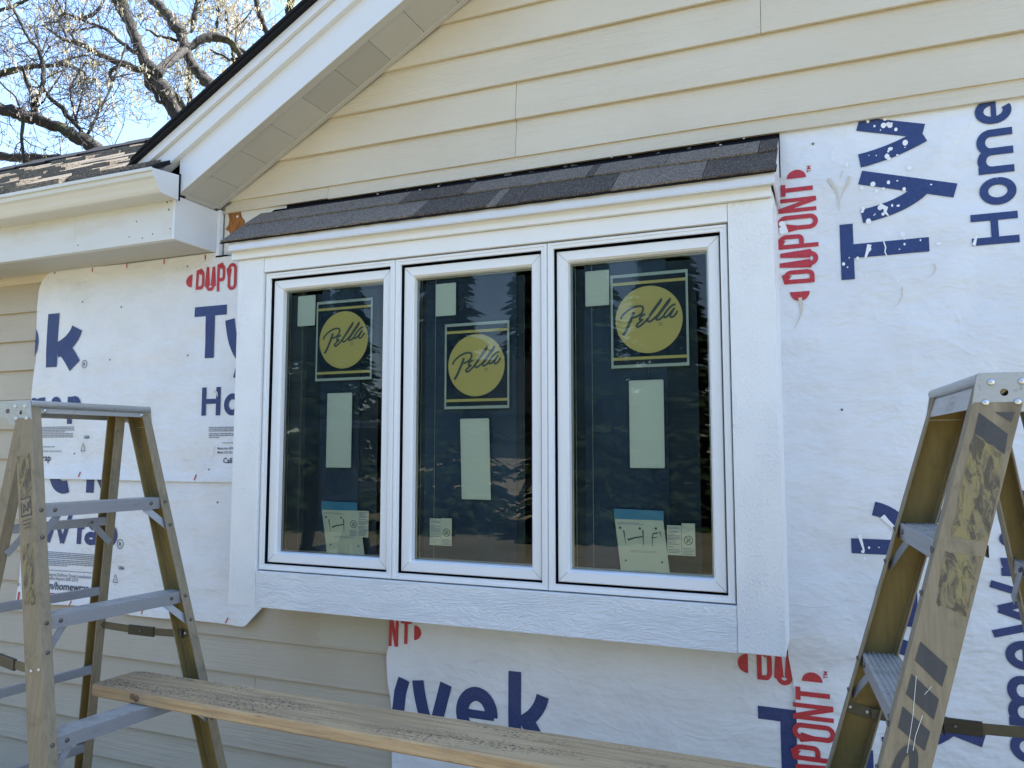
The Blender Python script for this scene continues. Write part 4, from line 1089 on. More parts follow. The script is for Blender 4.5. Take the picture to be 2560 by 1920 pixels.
def instruction_sheet(ox, oz, label, shear, w, h):
    """paper sheet hung from a strip of teal tape: three drawings of a hand tool (the square code at the bottom is left out)"""
    s = thing('instruction_sheet', label, 'paper sheet', (ox, YS, oz), 0, 'instruction sheets taped to panes')
    Y = YS - .0012
    T = lambda u, v: (ox + u * w + shear * (1 - v) * w, oz + (v - 1) * h)
    flat(s, 'tape_strip', [[(ox - .002, oz), (ox + .164, oz), (ox + .163, oz + .031), (ox - .002, oz + .034)]], Y, M['blue'])
    pp = [(0, 1), (1, 1), (1.0, .0), (.985, -.01), (0, 0)]
    b = MB(); n = 6; ringsA = []
    for i in range(n + 1):
        v = 1 - i / n; a = T(0, v); c = T(1, v); bow = .004 * math.sin(PI * (1 - v)) + .0006
        ringsA.append([(a[0], Y + .0006 - bow * .0, a[1]), (c[0], Y + .0006, c[1]), (c[0], Y + .0009, c[1]), (a[0], Y + .0009, a[1])])
    b.loft(ringsA); put(s, b.build('paper', M['paper'], s))
    def st(pts, wd, wend=None): return stroke([T(u, v) for u, v in pts], wd, wend)
    Yp = Y + .0003
    flat(s, 'heading_line', st([(.04, .93), (.50, .93)], .0022) + st([(.04, .905), (.60, .905)], .0016), Yp, M['grey_ink'])
    for u, v in ((.09, .83), (.50, .83), (.83, .84)):
        c = T(u, v); flat(s, 'number_dot', [arc(c[0], c[1], .0042, .0042, 0, 340, 14)], Yp, M['script'])
    flat(s, 'tool_drawing', st([(.16, .78), (.165, .66), (.17, .50)], .0050, .0012), Yp, M['script'])
    flat(s, 'tool_drawing', st([(.22, .60), (.36, .645), (.54, .675)], .0065, .004) + st([(.56, .80), (.55, .66), (.53, .50)], .0052, .0016), Yp, M['script'])
    flat(s, 'tool_drawing', st([(.86, .76), (.76, .74), (.73, .66), (.72, .50)], .0045, .002) + st([(.74, .66), (.85, .68)], .004, .001) + st([(.90, .79), (.92, .68)], .004, .001), Yp, M['script'])
    flat(s, 'heading_line', st([(.24, .40), (.78, .40)], .0012) + st([(.25, .375), (.78, .375)], .0012) + st([(.27, .02), (.68, .02)], .001), Yp, M['grey_ink'])
    for u, v in ((.13, .20), (.87, .20)):
        c = T(u, v); flat(s, 'number_dot', [arc(c[0], c[1], .0036, .0036, 0, 340, 12)], Yp, M['script'])
instruction_sheet(1.439, .242, 'pale instruction sheet on blue tape at the foot of the right pane', .115, .162, .168)
instruction_sheet(.262, .239, 'pale instruction sheet on blue tape at the foot of the left pane', .16, .172, .166)
def warning_label(x0, z0, wl, wr_, h, label, flip=False, drop=0.0):
    s = thing('warning_label', label, 'label', (x0, YS, z0), 0, 'warning labels low on the panes')
    Y = YS - .0022
    a, c = (x0, x0 + wl) if not flip else (x0 + wr_, x0 + wr_ + wl)
    e, f = (x0 + wl + .001, x0 + wl + wr_) if not flip else (x0, x0 + wr_ - .001)
    flat(s, 'text_panel', [[(a, z0), (c, z0), (c, z0 + h - drop), (a, z0 + h - drop)]], Y, M['paper'])
    flat(s, 'picture_panel', [[(e, z0), (f, z0), (f, z0 + h), (e, z0 + h)]], Y, M['paper'])
    r = random.Random(int(x0 * 100)); polys = []
    z = z0 + h - drop - .007
    while z > z0 + .004:
        polys.append([(a + .003, z), (c - .003 - (r.random() ** 3) * (c - a) * .6, z), (c - .003, z + .0022), (a + .003, z + .0022)]); z -= .0047 if r.random() < .8 else .0085
    for p in polys: p[2] = (p[1][0], p[2][1])
    flat(s, 'text_lines', polys, Y - .0003, M['grey_ink'])
    cx, cz, rr_ = (e + f) / 2, z0 + h * .48, min(.0135, (f - e) * .33)
    flat(s, 'prohibition_sign', stroke(arc(cx, cz, rr_, rr_, 0, 360, 24), .0022) + stroke([(cx - rr_ * .7, cz + rr_ * .7), (cx + rr_ * .7, cz - rr_ * .7)], .0022) + stroke([(cx - rr_ * .45, cz - rr_ * .5), (cx - rr_ * .05, cz - rr_ * .1)], .004) + stroke([(cx + rr_ * .1, cz + rr_ * .5), (cx + rr_ * .5, cz + rr_ * .1)], .003), Y - .0003, M['script'])
    flat(s, 'text_lines', [[(e + .004, zz), (f - .004 - .007 * (k % 3 == 1), zz), (f - .004 - .007 * (k % 3 == 1), zz + .002), (e + .004, zz + .002)] for k, zz in enumerate([z0 + .004 + .0046 * i for i in range(5)])], Y - .0003, M['grey_ink'])
    flat(s, 'sketch_lines', stroke([(e + .004, z0 + h * .9), (cx, z0 + h * .82), (f - .006, z0 + h * .86)], .0007) + stroke([(e + .006, z0 + h * .66), (cx + .004, z0 + h * .8)], .0007), Y - .0003, M['grey_ink'])
warning_label(1.613, .1325, .046, .044, .1035, 'two-part paper warning label low on the right pane beside the instruction sheet', drop=.008)
warning_label(.742, .1245, .046, .044, .099, 'two-part paper warning label low on the middle pane, alone there', drop=.002)
warning_label(.390, .1400, .046, .042, .100, 'two-part paper warning label low on the left pane, overlapping the instruction sheet', True)

TREE_JSON = '''{"A":[["limb",[[-6.853,6.359,5.242,0.1138],[-7.096,6.256,5.613,0.1141],[-7.264,6.187,5.949,0.1084],[-7.446,6.117,6.24,0.1087],[-7.649,6.033,6.592,0.0908],[-7.754,5.998,6.849,0.0789],[-7.85,5.968,7.095,0.0791],[-7.957,5.934,7.33,0.0884],[-8.033,5.917,7.529,0.1161],[-8.108,5.898,7.742,0.0735],[-8.158,5.883,8.029,0.0614]]],["limb",[[-8.071,5.963,7.564,0.0614],[-8.011,6.074,7.806,0.0681],[-7.99,6.157,8.177,0.0562]]],["limb",[[-7.457,6.066,6.28,0.0602],[-7.509,5.952,6.275,0.0538],[-7.711,5.77,6.34,0.0504],[-7.855,5.613,6.392,0.0471],[-7.943,5.48,6.431,0.0439],[-8.08,5.324,6.503,0.0395],[-8.111,5.219,6.499,0.0346],[-8.171,5.102,6.495,0.0286],[-8.177,5.006,6.507,0.0227],[-8.201,4.9,6.551,0.0169],[-8.224,4.796,6.572,0.0134]]],["limb",[[-7.731,5.973,6.63,0.0363],[-7.922,5.96,6.776,0.0304],[-8.135,5.934,6.947,0.0281],[-8.284,5.939,7.084,0.0258],[-8.514,5.911,7.209,0.0247],[-8.747,5.882,7.323,0.0236],[-8.878,5.9,7.401,0.0219],[-9.068,5.891,7.491,0.0189],[-9.237,5.893,7.569,0.0165],[-9.464,5.867,7.686,0.014],[-9.61,5.872,7.83,0.0128],[-9.708,5.896,7.987,0.0103]]],["branch",[[-8.953,6.042,7.453,0.0241],[-8.907,5.868,7.384,0.0225],[-8.86,5.698,7.276,0.0209],[-8.737,5.565,7.114,0.0206],[-8.55,5.464,6.895,0.0215],[-8.335,5.372,6.703,0.0212],[-8.111,5.283,6.513,0.0174]]],["branch",[[-9.022,6.01,7.485,0.0254],[-8.899,6.106,7.582,0.0267],[-8.808,6.184,7.737,0.023],[-8.788,6.233,7.881,0.018],[-8.803,6.269,8.012,0.0129]]],["branch",[[-8.632,5.977,7.25,0.0162],[-8.87,5.984,7.273,0.0164],[-9.098,5.995,7.308,0.0165],[-9.28,6.021,7.381,0.0128],[-9.415,6.063,7.499,0.009]]],["limb",[[-7.362,6.054,6.244,0.0779],[-7.532,6.336,6.536,0.0678],[-7.709,6.619,6.796,0.0634],[-7.832,6.921,7.087,0.0619],[-7.998,7.209,7.345,0.0602]]],["branch",[[-7.505,5.993,6.256,0.0419],[-7.489,6.017,6.077,0.0449],[-7.382,6.072,5.958,0.033],[-7.353,6.095,5.838,0.03],[-7.255,6.139,5.803,0.018]]],["branch",[[-7.817,5.75,6.315,0.0357],[-7.855,5.701,6.275,0.0356],[-7.873,5.665,6.199,0.0295],[-7.827,5.66,6.066,0.0177]]],["limb",[[-7.34,7.349,6.441,0.1055],[-7.533,7.325,6.685,0.0994],[-7.668,7.335,6.826,0.0933],[-7.829,7.333,6.981,0.0837],[-7.977,7.332,7.177,0.0842],[-8.101,7.341,7.375,0.0847],[-8.201,7.36,7.575,0.0885],[-8.288,7.383,7.79,0.1027],[-8.452,7.373,8.021,0.0963],[-8.655,7.346,8.254,0.0934],[-8.86,7.321,8.447,0.0834],[-9.028,7.309,8.684,0.0734]]],["limb",[[-8.077,7.28,7.396,0.0674],[-8.043,7.417,7.542,0.0646],[-7.954,7.572,7.73,0.0721],[-7.892,7.725,7.823,0.0748],[-7.803,7.895,7.848,0.0664],[-7.763,8.048,7.844,0.0635],[-7.802,8.171,7.81,0.0605],[-7.826,8.3,7.774,0.0502],[-7.849,8.43,7.736,0.0434]]],["branch",[[-7.848,8.428,7.765,0.029],[-7.914,8.34,7.706,0.0303],[-8.005,8.241,7.662,0.0287],[-8.027,8.164,7.703,0.0257],[-8.101,8.066,7.715,0.0242],[-8.187,7.962,7.756,0.0213]]],["branch",[[-8.349,7.361,7.649,0.0301],[-8.372,7.261,7.646,0.0272],[-8.394,7.163,7.629,0.0243],[-8.428,7.061,7.605,0.0228],[-8.436,6.969,7.581,0.02],[-8.453,6.868,7.616,0.0172],[-8.436,6.789,7.571,0.0132]]],["branch",[[-7.807,8.543,7.874,0.051],[-7.843,8.417,7.895,0.0362],[-7.879,8.292,7.916,0.0259]]]],"B":[["limb",[[-5.7,4.033,3.844,0.0882],[-5.793,3.922,3.971,0.0831],[-5.853,3.83,4.05,0.0757],[-5.969,3.713,4.137,0.0707],[-6.084,3.598,4.205,0.068],[-6.198,3.485,4.263,0.0676],[-6.31,3.375,4.294,0.0672],[-6.421,3.267,4.323,0.0667],[-6.553,3.148,4.352,0.0619],[-6.676,3.035,4.371,0.0571]]],["limb",[[-6.087,3.975,3.908,0.0563],[-6.408,3.92,4.003,0.0497],[-6.709,3.878,4.043,0.0525],[-7.049,3.82,4.082,0.0529],[-7.394,3.759,4.131,0.051],[-7.698,3.715,4.181,0.0465]]],["limb",[[-6.316,3.406,4.335,0.0494],[-6.33,3.422,4.484,0.0361],[-6.304,3.458,4.607,0.0235],[-6.296,3.482,4.767,0.0254],[-6.314,3.497,4.919,0.0255],[-6.366,3.497,5.072,0.0229],[-6.435,3.492,5.208,0.0211],[-6.532,3.48,5.298,0.0184],[-6.62,3.469,5.417,0.0167],[-6.699,3.459,5.555,0.0158],[-6.803,3.436,5.731,0.0158],[-6.908,3.414,5.89,0.0131],[-6.963,3.417,6.003,0.0094]]],["branch",[[-6.299,3.401,4.46,0.027],[-6.281,3.344,4.562,0.0206],[-6.275,3.283,4.664,0.0178],[-6.257,3.228,4.754,0.015],[-6.224,3.183,4.8,0.0105]]],["branch",[[-6.395,3.516,5.135,0.0156],[-6.509,3.56,5.315,0.0139],[-6.641,3.595,5.517,0.0122],[-6.73,3.651,5.684,0.0085],[-6.758,3.734,5.844,0.0058]]],["branch",[[-6.301,3.483,4.74,0.02],[-6.286,3.531,4.626,0.0228],[-6.23,3.591,4.557,0.0256],[-6.174,3.651,4.506,0.0275],[-6.16,3.695,4.427,0.0285],[-6.103,3.756,4.356,0.0286],[-6.063,3.811,4.276,0.0296],[-6.032,3.865,4.167,0.0297]]],["limb",[[-7.72,3.721,5.184,0.0445],[-7.562,3.81,5.256,0.0397],[-7.496,3.863,5.299,0.0378],[-7.383,3.935,5.352,0.0359],[-7.224,4.027,5.396,0.031],[-7.11,4.102,5.409,0.0271],[-6.996,4.177,5.437,0.0241],[-6.881,4.254,5.436,0.0212],[-6.814,4.314,5.409,0.0212],[-6.764,4.367,5.382,0.0223],[-6.782,4.396,5.304,0.0183],[-6.754,4.45,5.175,0.0071]]],["branch",[[-6.984,4.115,5.411,0.021],[-6.897,4.208,5.501,0.0181],[-6.81,4.303,5.571,0.0172],[-6.759,4.384,5.622,0.0142],[-6.756,4.451,5.621,0.0102],[-6.771,4.511,5.611,0.0051]]],["branch",[[-6.36,3.336,4.295,0.0223],[-6.413,3.349,4.078,0.0179],[-6.421,3.371,3.949,0.0179],[-6.42,3.396,3.82,0.0153],[-6.445,3.412,3.69,0.0117]]],["branch",[[-6.407,3.321,4.836,0.0108],[-6.283,3.317,4.653,0.0098],[-6.123,3.317,4.595,0.0071],[-6.011,3.289,4.616,0.0044]]],["branch",[[-6.269,2.972,4.531,0.0069],[-6.313,3.064,4.509,0.0078],[-6.308,3.181,4.45,0.0088],[-6.36,3.277,4.354,0.0098]]],["branch",[[-6.076,3.776,4.341,0.0157],[-6.182,3.785,4.593,0.0149],[-6.265,3.806,4.81,0.0131],[-6.28,3.863,4.956,0.0104],[-6.259,3.934,5.103,0.0076],[-6.246,4.0,5.261,0.0048]]],["branch",[[-6.101,3.765,4.35,0.0092],[-5.99,3.737,4.558,0.0083],[-5.895,3.701,4.791,0.0064],[-5.83,3.663,4.903,0.0036]]],["branch",[[-6.004,3.87,4.241,0.0186],[-6.024,3.942,4.379,0.0178],[-6.014,4.019,4.594,0.017],[-5.974,4.104,4.859,0.0153],[-5.96,4.179,5.119,0.0135],[-5.993,4.246,5.257,0.0117],[-5.994,4.315,5.505,0.0098],[-6.043,4.375,5.647,0.0049]]],["branch",[[-5.943,3.972,4.581,0.0066],[-5.941,3.955,4.768,0.0056],[-5.931,3.942,4.955,0.0047]]],["branch",[[-6.242,3.517,4.631,0.0109],[-6.2,3.62,4.878,0.0092],[-6.227,3.704,5.028,0.0074],[-6.26,3.78,5.236,0.0047]]],["branch",[[-6.279,3.412,4.433,0.0135],[-6.226,3.454,4.507,0.0108],[-6.213,3.479,4.581,0.0081]]],["branch",[[-8.123,4.095,6.379,0.0231],[-7.947,4.163,6.436,0.022],[-7.848,4.2,6.478,0.021],[-7.76,4.232,6.525,0.0189],[-7.68,4.26,6.588,0.0157]]],["branch",[[-7.003,4.253,6.18,0.0122],[-7.118,4.27,6.258,0.0133],[-7.204,4.296,6.378,0.0134],[-7.3,4.318,6.488,0.0125]]],["branch",[[-7.091,4.226,6.068,0.0132],[-7.112,4.167,6.036,0.0111],[-7.178,4.088,6.003,0.0081]]],["branch",[[-7.091,4.226,6.068,0.0153],[-7.03,4.263,5.946,0.0173],[-7.013,4.278,5.865,0.0153]]],["branch",[[-7.101,4.222,6.078,0.0173],[-7.1,4.25,6.168,0.0143],[-7.072,4.292,6.227,0.0133],[-7.087,4.305,6.41,0.0093]]]],"C":[["limb",[[-8.313,9.777,8.711,0.0599],[-8.379,9.727,8.95,0.0575],[-8.445,9.679,9.173,0.0607],[-8.512,9.632,9.38,0.0623],[-8.551,9.601,9.539,0.0591],[-8.576,9.576,9.698,0.0575],[-8.582,9.551,9.937,0.0511]]],["limb",[[-8.636,10.636,9.717,0.0806],[-8.596,10.627,9.988,0.0806],[-8.558,10.624,10.191,0.0764],[-8.515,10.611,10.529,0.0722]]],["limb",[[-9.14,8.51,6.957,0.0599],[-9.213,8.541,7.232,0.0557],[-9.291,8.565,7.554,0.05],[-9.309,8.62,7.819,0.0472],[-9.398,8.648,8.056,0.0382],[-9.428,8.695,8.356,0.0338]]],["limb",[[-9.239,8.475,6.883,0.0524],[-9.237,8.306,7.151,0.0534],[-9.293,8.13,7.238,0.0486],[-9.282,7.989,7.249,0.0408]]],["branch",[[-9.463,8.751,8.762,0.0263],[-9.461,8.796,9.061,0.0404],[-9.46,8.844,9.331,0.039],[-9.472,8.885,9.619,0.0361]]],["branch",[[-9.365,9.31,9.03,0.032],[-9.35,9.326,9.319,0.032],[-9.334,9.337,9.657,0.0305],[-9.336,9.351,9.884,0.0273]]],["branch",[[-9.162,9.406,8.902,0.0208],[-9.186,9.44,9.209,0.0257],[-9.253,9.455,9.534,0.0274],[-9.337,9.466,9.814,0.0275]]],["branch",[[-9.018,9.475,8.807,0.0208],[-8.963,9.467,9.141,0.0192],[-8.938,9.448,9.459,0.016]]],["branch",[[-9.068,9.469,8.648,0.032],[-9.058,9.488,8.488,0.032],[-9.077,9.493,8.345,0.016]]],["branch",[[-8.505,9.413,9.426,0.0126],[-8.59,9.295,9.15,0.0157],[-8.67,9.171,8.955,0.0125],[-8.748,9.048,8.762,0.0108]]],["branch",[[-9.403,8.825,9.405,0.0234],[-9.316,8.858,9.436,0.0265],[-9.229,8.891,9.467,0.0234]]],["branch",[[-9.553,7.634,8.689,0.0116],[-9.529,7.652,8.602,0.013],[-9.665,7.603,8.523,0.013],[-9.729,7.567,8.616,0.0087]]]]}'''

# ================================================================== LADDERS AND PLANK
PHI, W0, KW, FB = 0.2857, 0.2016, 0.0743, 0.0317
HC = 1.743                       # height of the ladder cap
def cpoly(W, bb, t, s): return [(0, 0), (-W, 0), (-W, -bb * s), (-W + t, -bb * s), (-W + t, -t * s), (-t, -t * s), (-t, -bb * s), (0, -bb * s)]
def rail(root, name, vf, uf, W, bb, s, h0, h1):
    t = .0042; b = MB(); rings = []
    for k in range(7):
        h = h0 + (h1 - h0) * k / 6
        rings.append([(vf(h) + dv, s * uf(h) + du, HC - h) for dv, du in cpoly(W, bb, t, s)])
    n = 8; vs = [p for r in rings for p in r]
    for i in range(n):
        j = (i + 1) % n
        inner = i in (3, 4, 5)
        o = len(b.v)
        b.add([r[q] for r in rings for q in (i, j)], [(2 * k, 2 * k + 1, 2 * k + 3, 2 * k + 2) for k in range(6)], 1 if inner else 0)
    for r in (rings[0], rings[-1]):
        b.add(r, [(0, 1, 4, 5), (1, 2, 3, 4), (0, 5, 6, 7)])
    o = b.build(name, [M['fibre'], M['fibre_in']], root, 0, False)
    bm = bmesh.new(); bm.from_mesh(o.data); bmesh.ops.remove_doubles(bm, verts=bm.verts, dist=1e-5); bmesh.ops.recalc_face_normals(bm, faces=bm.faces)
    es = [e for e in bm.edges if len(e.link_faces) == 2 and e.calc_face_angle(0) > .8]
    bmesh.ops.bevel(bm, geom=es, offset=.0016, segments=2, profile=.6, affect='EDGES', clamp_overlap=True); bm.to_mesh(o.data); bm.free()
    return o
vF = lambda h: PHI * h; uF = lambda h: W0 + KW * h
vR = lambda h: -.065 - .165 * h; uR = lambda h: .165 + .06 * h
_riv = {}
def rivet(par, p, ax, r=.0062, mat='rivet', hh=.004):
    key = (r, mat, hh)
    if key not in _riv:
        b = MB(); rings = [[(r * f * math.cos(2 * PI * k / 10), r * f * math.sin(2 * PI * k / 10), z) for k in range(10)] for f, z in ((1, -.001), (1, hh * .35), (.8, hh * .75), (.4, hh))]
        b.loft(rings, 0, True, True, True); o = b.build('rivet', M[mat], par); _riv[key] = o.data
    else:
        o = bpy.data.objects.new('rivet', _riv[key]); COL.objects.link(o); o.parent = par
    o.location = p; o.rotation_euler = Vector(ax).to_track_quat('Z', 'Y').to_euler()
    return o
def bar(b, p0, p1, wd, th, nrm, mi=0):
    p0, p1 = Vector(p0), Vector(p1); d = (p1 - p0).normalized(); nn = Vector(nrm); nn = (nn - d * nn.dot(d)).normalized(); q = d.cross(nn) * wd / 2; nn = nn * th / 2
    b.hexa([p0 - q - nn, p0 + q - nn, p0 + q + nn, p0 - q + nn], [p1 - q - nn, p1 + q - nn, p1 + q + nn, p1 - q + nn], mi)

def make_ladder():
    root = thing('stepladder', 'x', 'ladder')
    root['group'] = 'weathered fibreglass stepladders either side of the window'
    frails = []
    for s in (-1, 1):
        fr = rail(root, 'front_rail', vF, uF, .080, FB, s, .012, HC - .03); frails.append(fr)
        rr_ = rail(root, 'rear_rail', vR, uR, .050, .033, s, .03, HC - .03)
        for r_, vf, uf, W in ((fr, vF, uF, .08), (rr_, vR, uR, .05)):
            h = HC - .03; b = MB()
            b.box(vf(h) - W - .006, vf(h) + .008, s * uf(h) - .022, s * uf(h) + .022, 0, .034); b.build('foot', M['rubber'], r_, .003)
    for i in range(5):
        h = .3057 + .3048 * i; wi = uF(h) - .0048; v0 = vF(h) - .0045
        top = []; x = v0 - .003
        for k in range(7):
            top += [(x, -h), (x - .0042, -h), (x - .0052, -h - .0024), (x - .0095, -h - .0024)]; x -= .0105
        top = [(v0, -h - .0006)] + top + [(v0 - .078, -h - .0005), (v0 - .078, -h - .022), (v0 - .0755, -h - .022), (v0 - .0755, -h - .0045), (v0 - .003, -h - .0045), (v0 - .003, -h - .036), (v0, -h - .0365)]
        b = MB(); ra = [(v, -wi, HC + z) for v, z in top]; rb = [(v, wi, HC + z) for v, z in top]; n = len(top)
        for k in range(n):
            j = (k + 1) % n
            b.add([ra[k], ra[j], rb[j], rb[k]], [(0, 1, 2, 3)], 1 if k < n - 7 else 0)
        st = b.build('step', [M['alu'], M['tread']], root, 0, False)
        bm = bmesh.new(); bm.from_mesh(st.data); bmesh.ops.remove_doubles(bm, verts=bm.verts, dist=1e-6); bmesh.ops.recalc_face_normals(bm, faces=bm.faces); bm.to_mesh(st.data); bm.free()
        for s, fr in zip((-1, 1), frails):
            rivet(st, (v0 + .0002, s * (wi - .058), HC - h - .017), (1, 0, -.28), .0064)
            rivet(fr, (vF(h + .0145) + .0003, s * (uF(h) - .0165), HC - h - .0145), (1, 0, -.28), .0062)
            rivet(fr, (vF(h + .09) + .0003, s * (uF(h + .09) - .0165), HC - h - .090), (1, 0, -.28), .0062)
            b = MB(); bar(b, (v0 - .010, s * (wi - .075), HC - h - .030), (vF(h + .1) - .010, s * (uF(h + .1) - .010), HC - h - .105), .022, .0025, (1, 0, 0))
            b.build('step_brace', M['alu'], root, .0006)
    for k, h in enumerate((.375, .615, .887, 1.16, 1.43)):
        b = MB(); wr_ = uR(h) - .0045; v = vR(h) - .0045
        b.box(v - .016, v, -wr_, wr_, HC - h - .028, HC - h); rb_ = b.build('rear_brace', M['steel_rail'] if 'steel_rail' in M else M['alu'], root, .0015)
        if k == 0:
            for s in (-1, 1):
                b = MB(); bar(b, (v + .002, s * (wr_ - .085), HC - h - .012), (v + .002, s * (wr_ - .012), HC - h - .088), .022, .0025, (1, 0, 0)); b.build('rear_diagonal', M['alu'], root, .0006)
                rivet(rb_, (v + .0035, s * (wr_ - .082), HC - h - .014), (1, 0, 0), .005)
    for s in (-1, 1):
        h = .752; u0, u1 = s * (uF(h) - .0085), s * (uR(h) - .0085); va, vb = vF(h), vR(h)
        b = MB(); bar(b, (va - .006, s * (uF(h) - .0062), HC - h + .010), (va - .070, s * (uF(h) - .0062), HC - h - .003), .026, .0028, (0, 1, 0)); br = b.build('spreader_bracket', M['steel'], root, .0008)
        for dv, dz in ((-.016, .009), (-.054, .001)): rivet(br, (va + dv, s * (uF(h) - .0076), HC - h + dz), (0, -s, 0), .0045, 'rivet_b', .003)
        P0 = Vector((va - .062, u0 - s * .006, HC - h)); P1 = Vector((vb + .006, u1 - s * .004, HC - h + .004)); PM = P0.lerp(P1, .5) + Vector((0, 0, -.006))
        b = MB(); bar(b, P0, PM, .024, .003, (0, 1, 0)); bar(b, PM, P1, .024, .0034, (0, 1, 0)); spx = b.build('spreader', M['steel'], root, .0006)
        a = P0.lerp(P1, .34) + Vector((0, 0, -.005)); c = P0.lerp(P1, .66) + Vector((0, 0, -.005))
        b = MB(); bar(b, a, c, .032, .009, (0, 1, 0)); b.build('hinge_sleeve', M['steel_dk'], spx, .0012)
        rivet(spx, a.lerp(c, .5) - Vector((0, s * .005, 0)), (0, -s, 0), .0045, 'rivet', .003)
        rivet(spx, P1 - Vector((0, s * .002, 0)), (0, -s, 0), .0045, 'rivet', .003)
    return root

def add_cap(root, skirt, mark=None):
    b = MB(); r = .0105; wc = W0 + .0005
    prof = [(-.155, 0)] + [(.001 + r * math.cos(math.radians(a)), -r - .0 + r * math.sin(math.radians(a))) for a in range(90, -100, -15)]
    prof += [(.0035, -.0235), (.0035 + .30 * (skirt - .0235), -skirt), (.0015 + .30 * (skirt - .0235), -skirt), (.0005, -.0215), (-.003, -.0190), (-.004, -.004), (-.152, -.004), (-.152, -.045), (-.155, -.045)]
    rings = [[(v, u, HC + z) for v, z in prof] for u in (-wc, 0, wc)]
    b.loft(rings); cap = b.build('cap', M['cap'], root, .0005)
    for s in (-1, 1):
        pp = [(.003, .001), (.008, -.008), (.010, -.02), (.0185, -.0705), (-.085, -.0705), (-.093, -.066), (-.103, -.055), (-.112, -.051), (-.158, -.049), (-.158, .001)]
        u0, u1 = s * (wc + .0004), s * (wc + .0034)
        b = MB(); b.hexa([(v, u0, HC + z) for v, z in pp], [(v, u1, HC + z) for v, z in pp]); b.build('side_plate', M['cap'], cap, .0007)
        for v, h in ((-.0158, .0168), (-.0052, .0533), (-.0560, .0528), (-.0645, .0163)): rivet(cap, (v, s * (wc + .0034), HC - h), (0, s, 0), .0062, 'rivet_b', .0045)
        b = MB(); b.tube([(-.0358, s * (wc + .0034), HC - .0352), (-.0358, s * (wc + .0038), HC - .0352)], .0065, 14, 0, True); b.build('hole', M['gasket'], cap)
        b = MB(); c = [(-.0358 + .0060 * math.cos(math.radians(a)), s * (wc + .0040), HC - .0352 + .0060 * math.sin(math.radians(a))) for a in range(-40, 141, 15)]; b.add(c, [tuple(range(len(c)))]); b.build('hole', M['fibre_in'], cap)
        rivet(cap, (-.103, s * (wc + .0034), HC - .030), (0, s, 0), .0068, 'rivet', .005)
    return cap
def copy_tree(o, parent=None):
    c = o.copy(); COL.objects.link(c)
    if parent: c.parent = parent
    for ch in list(o.children): copy_tree(ch, c)
    return c
lad = make_ladder()
lad2 = copy_tree(lad)
lad.location = (-.063, -.723, -1.125); lad.rotation_euler = (0, 0, -.0858)
lad2.location = (2.358, -.680, -1.135); lad2.rotation_euler = (0, 0, math.radians(184.9))
lad['label'] = 'weathered fibreglass stepladder left of the window, climbing side facing the plank'
lad2['label'] = 'weathered fibreglass stepladder right of the window with black stripes on its rail'
capL = add_cap(lad, .037)
for u in (-.16, .17): rivet(capL, (.0075, u, HC - .030), (1, 0, -.28), .0062, 'rivet_b', .004)
capR = add_cap(lad2, .064)

def decal(root, name, polys, side, mat, off=.0006, front=None):
    """polys in (v behind the front edge, drop below the cap) on the outer face of a front rail"""
    b = MB()
    for k, pl in enumerate(polys):
        b.add([(PHI * h + v, side * (uF(h) + off + .00005 * k), HC - h) for v, h in pl], [tuple(range(len(pl)))])
    return b.build(name, M[mat], root, recalc=False)
def ragged(pl, n=7, a=.0016, seed=1):
    r = random.Random(seed); out = []
    for i in range(len(pl)):
        p, q = pl[i], pl[(i + 1) % len(pl)]
        for k in range(n): f = k / n; out.append((p[0] + (q[0] - p[0]) * f + r.uniform(-a, a), p[1] + (q[1] - p[1]) * f + r.uniform(-a, a)))
    return out
# left ladder, near rail (local -Y): two worn yellow labels, hand-drawn marks
decal(lad, 'worn_label', [ragged([(-.074, .166), (-.012, .157), (-.012, .279), (-.066, .292)], 8, .002, 3)], -1, 'label')
decal(lad, 'worn_label', [ragged([(-.067, .417), (-.015, .408), (-.018, .573), (-.067, .581)], 8, .003, 5)], -1, 'label')
def mk(pts, w): return stroke(pts, w)
decal(lad, 'marker_scrawl', mk([(-.066, .292), (-.016, .280)], .003) + mk([(-.064, .340), (-.016, .330)], .004) + mk([(-.064, .30), (-.064, .342)], .003) + mk([(-.055, .33), (-.052, .305), (-.038, .318), (-.050, .322)], .003) + mk([(-.032, .296), (-.032, .325)], .003) + mk([(-.020, .292), (-.030, .306), (-.020, .312)], .003) + mk([(-.018, .284), (-.017, .334)], .003) + mk([(-.060, .352), (-.016, .342)], .002) + mk([(-.058, .362), (-.020, .354)], .002) + mk([(-.056, .372), (-.026, .366)], .002), -1, 'mark', .0012)
for v, h in ((-.049, .749), (-.015, .742)): rivet([c for c in lad.children if c.name.startswith('front_rail')][0], (PHI * h + v, -(uF(h) + .0003), HC - h), (0, -1, 0), .0045, 'rivet_b', .003)
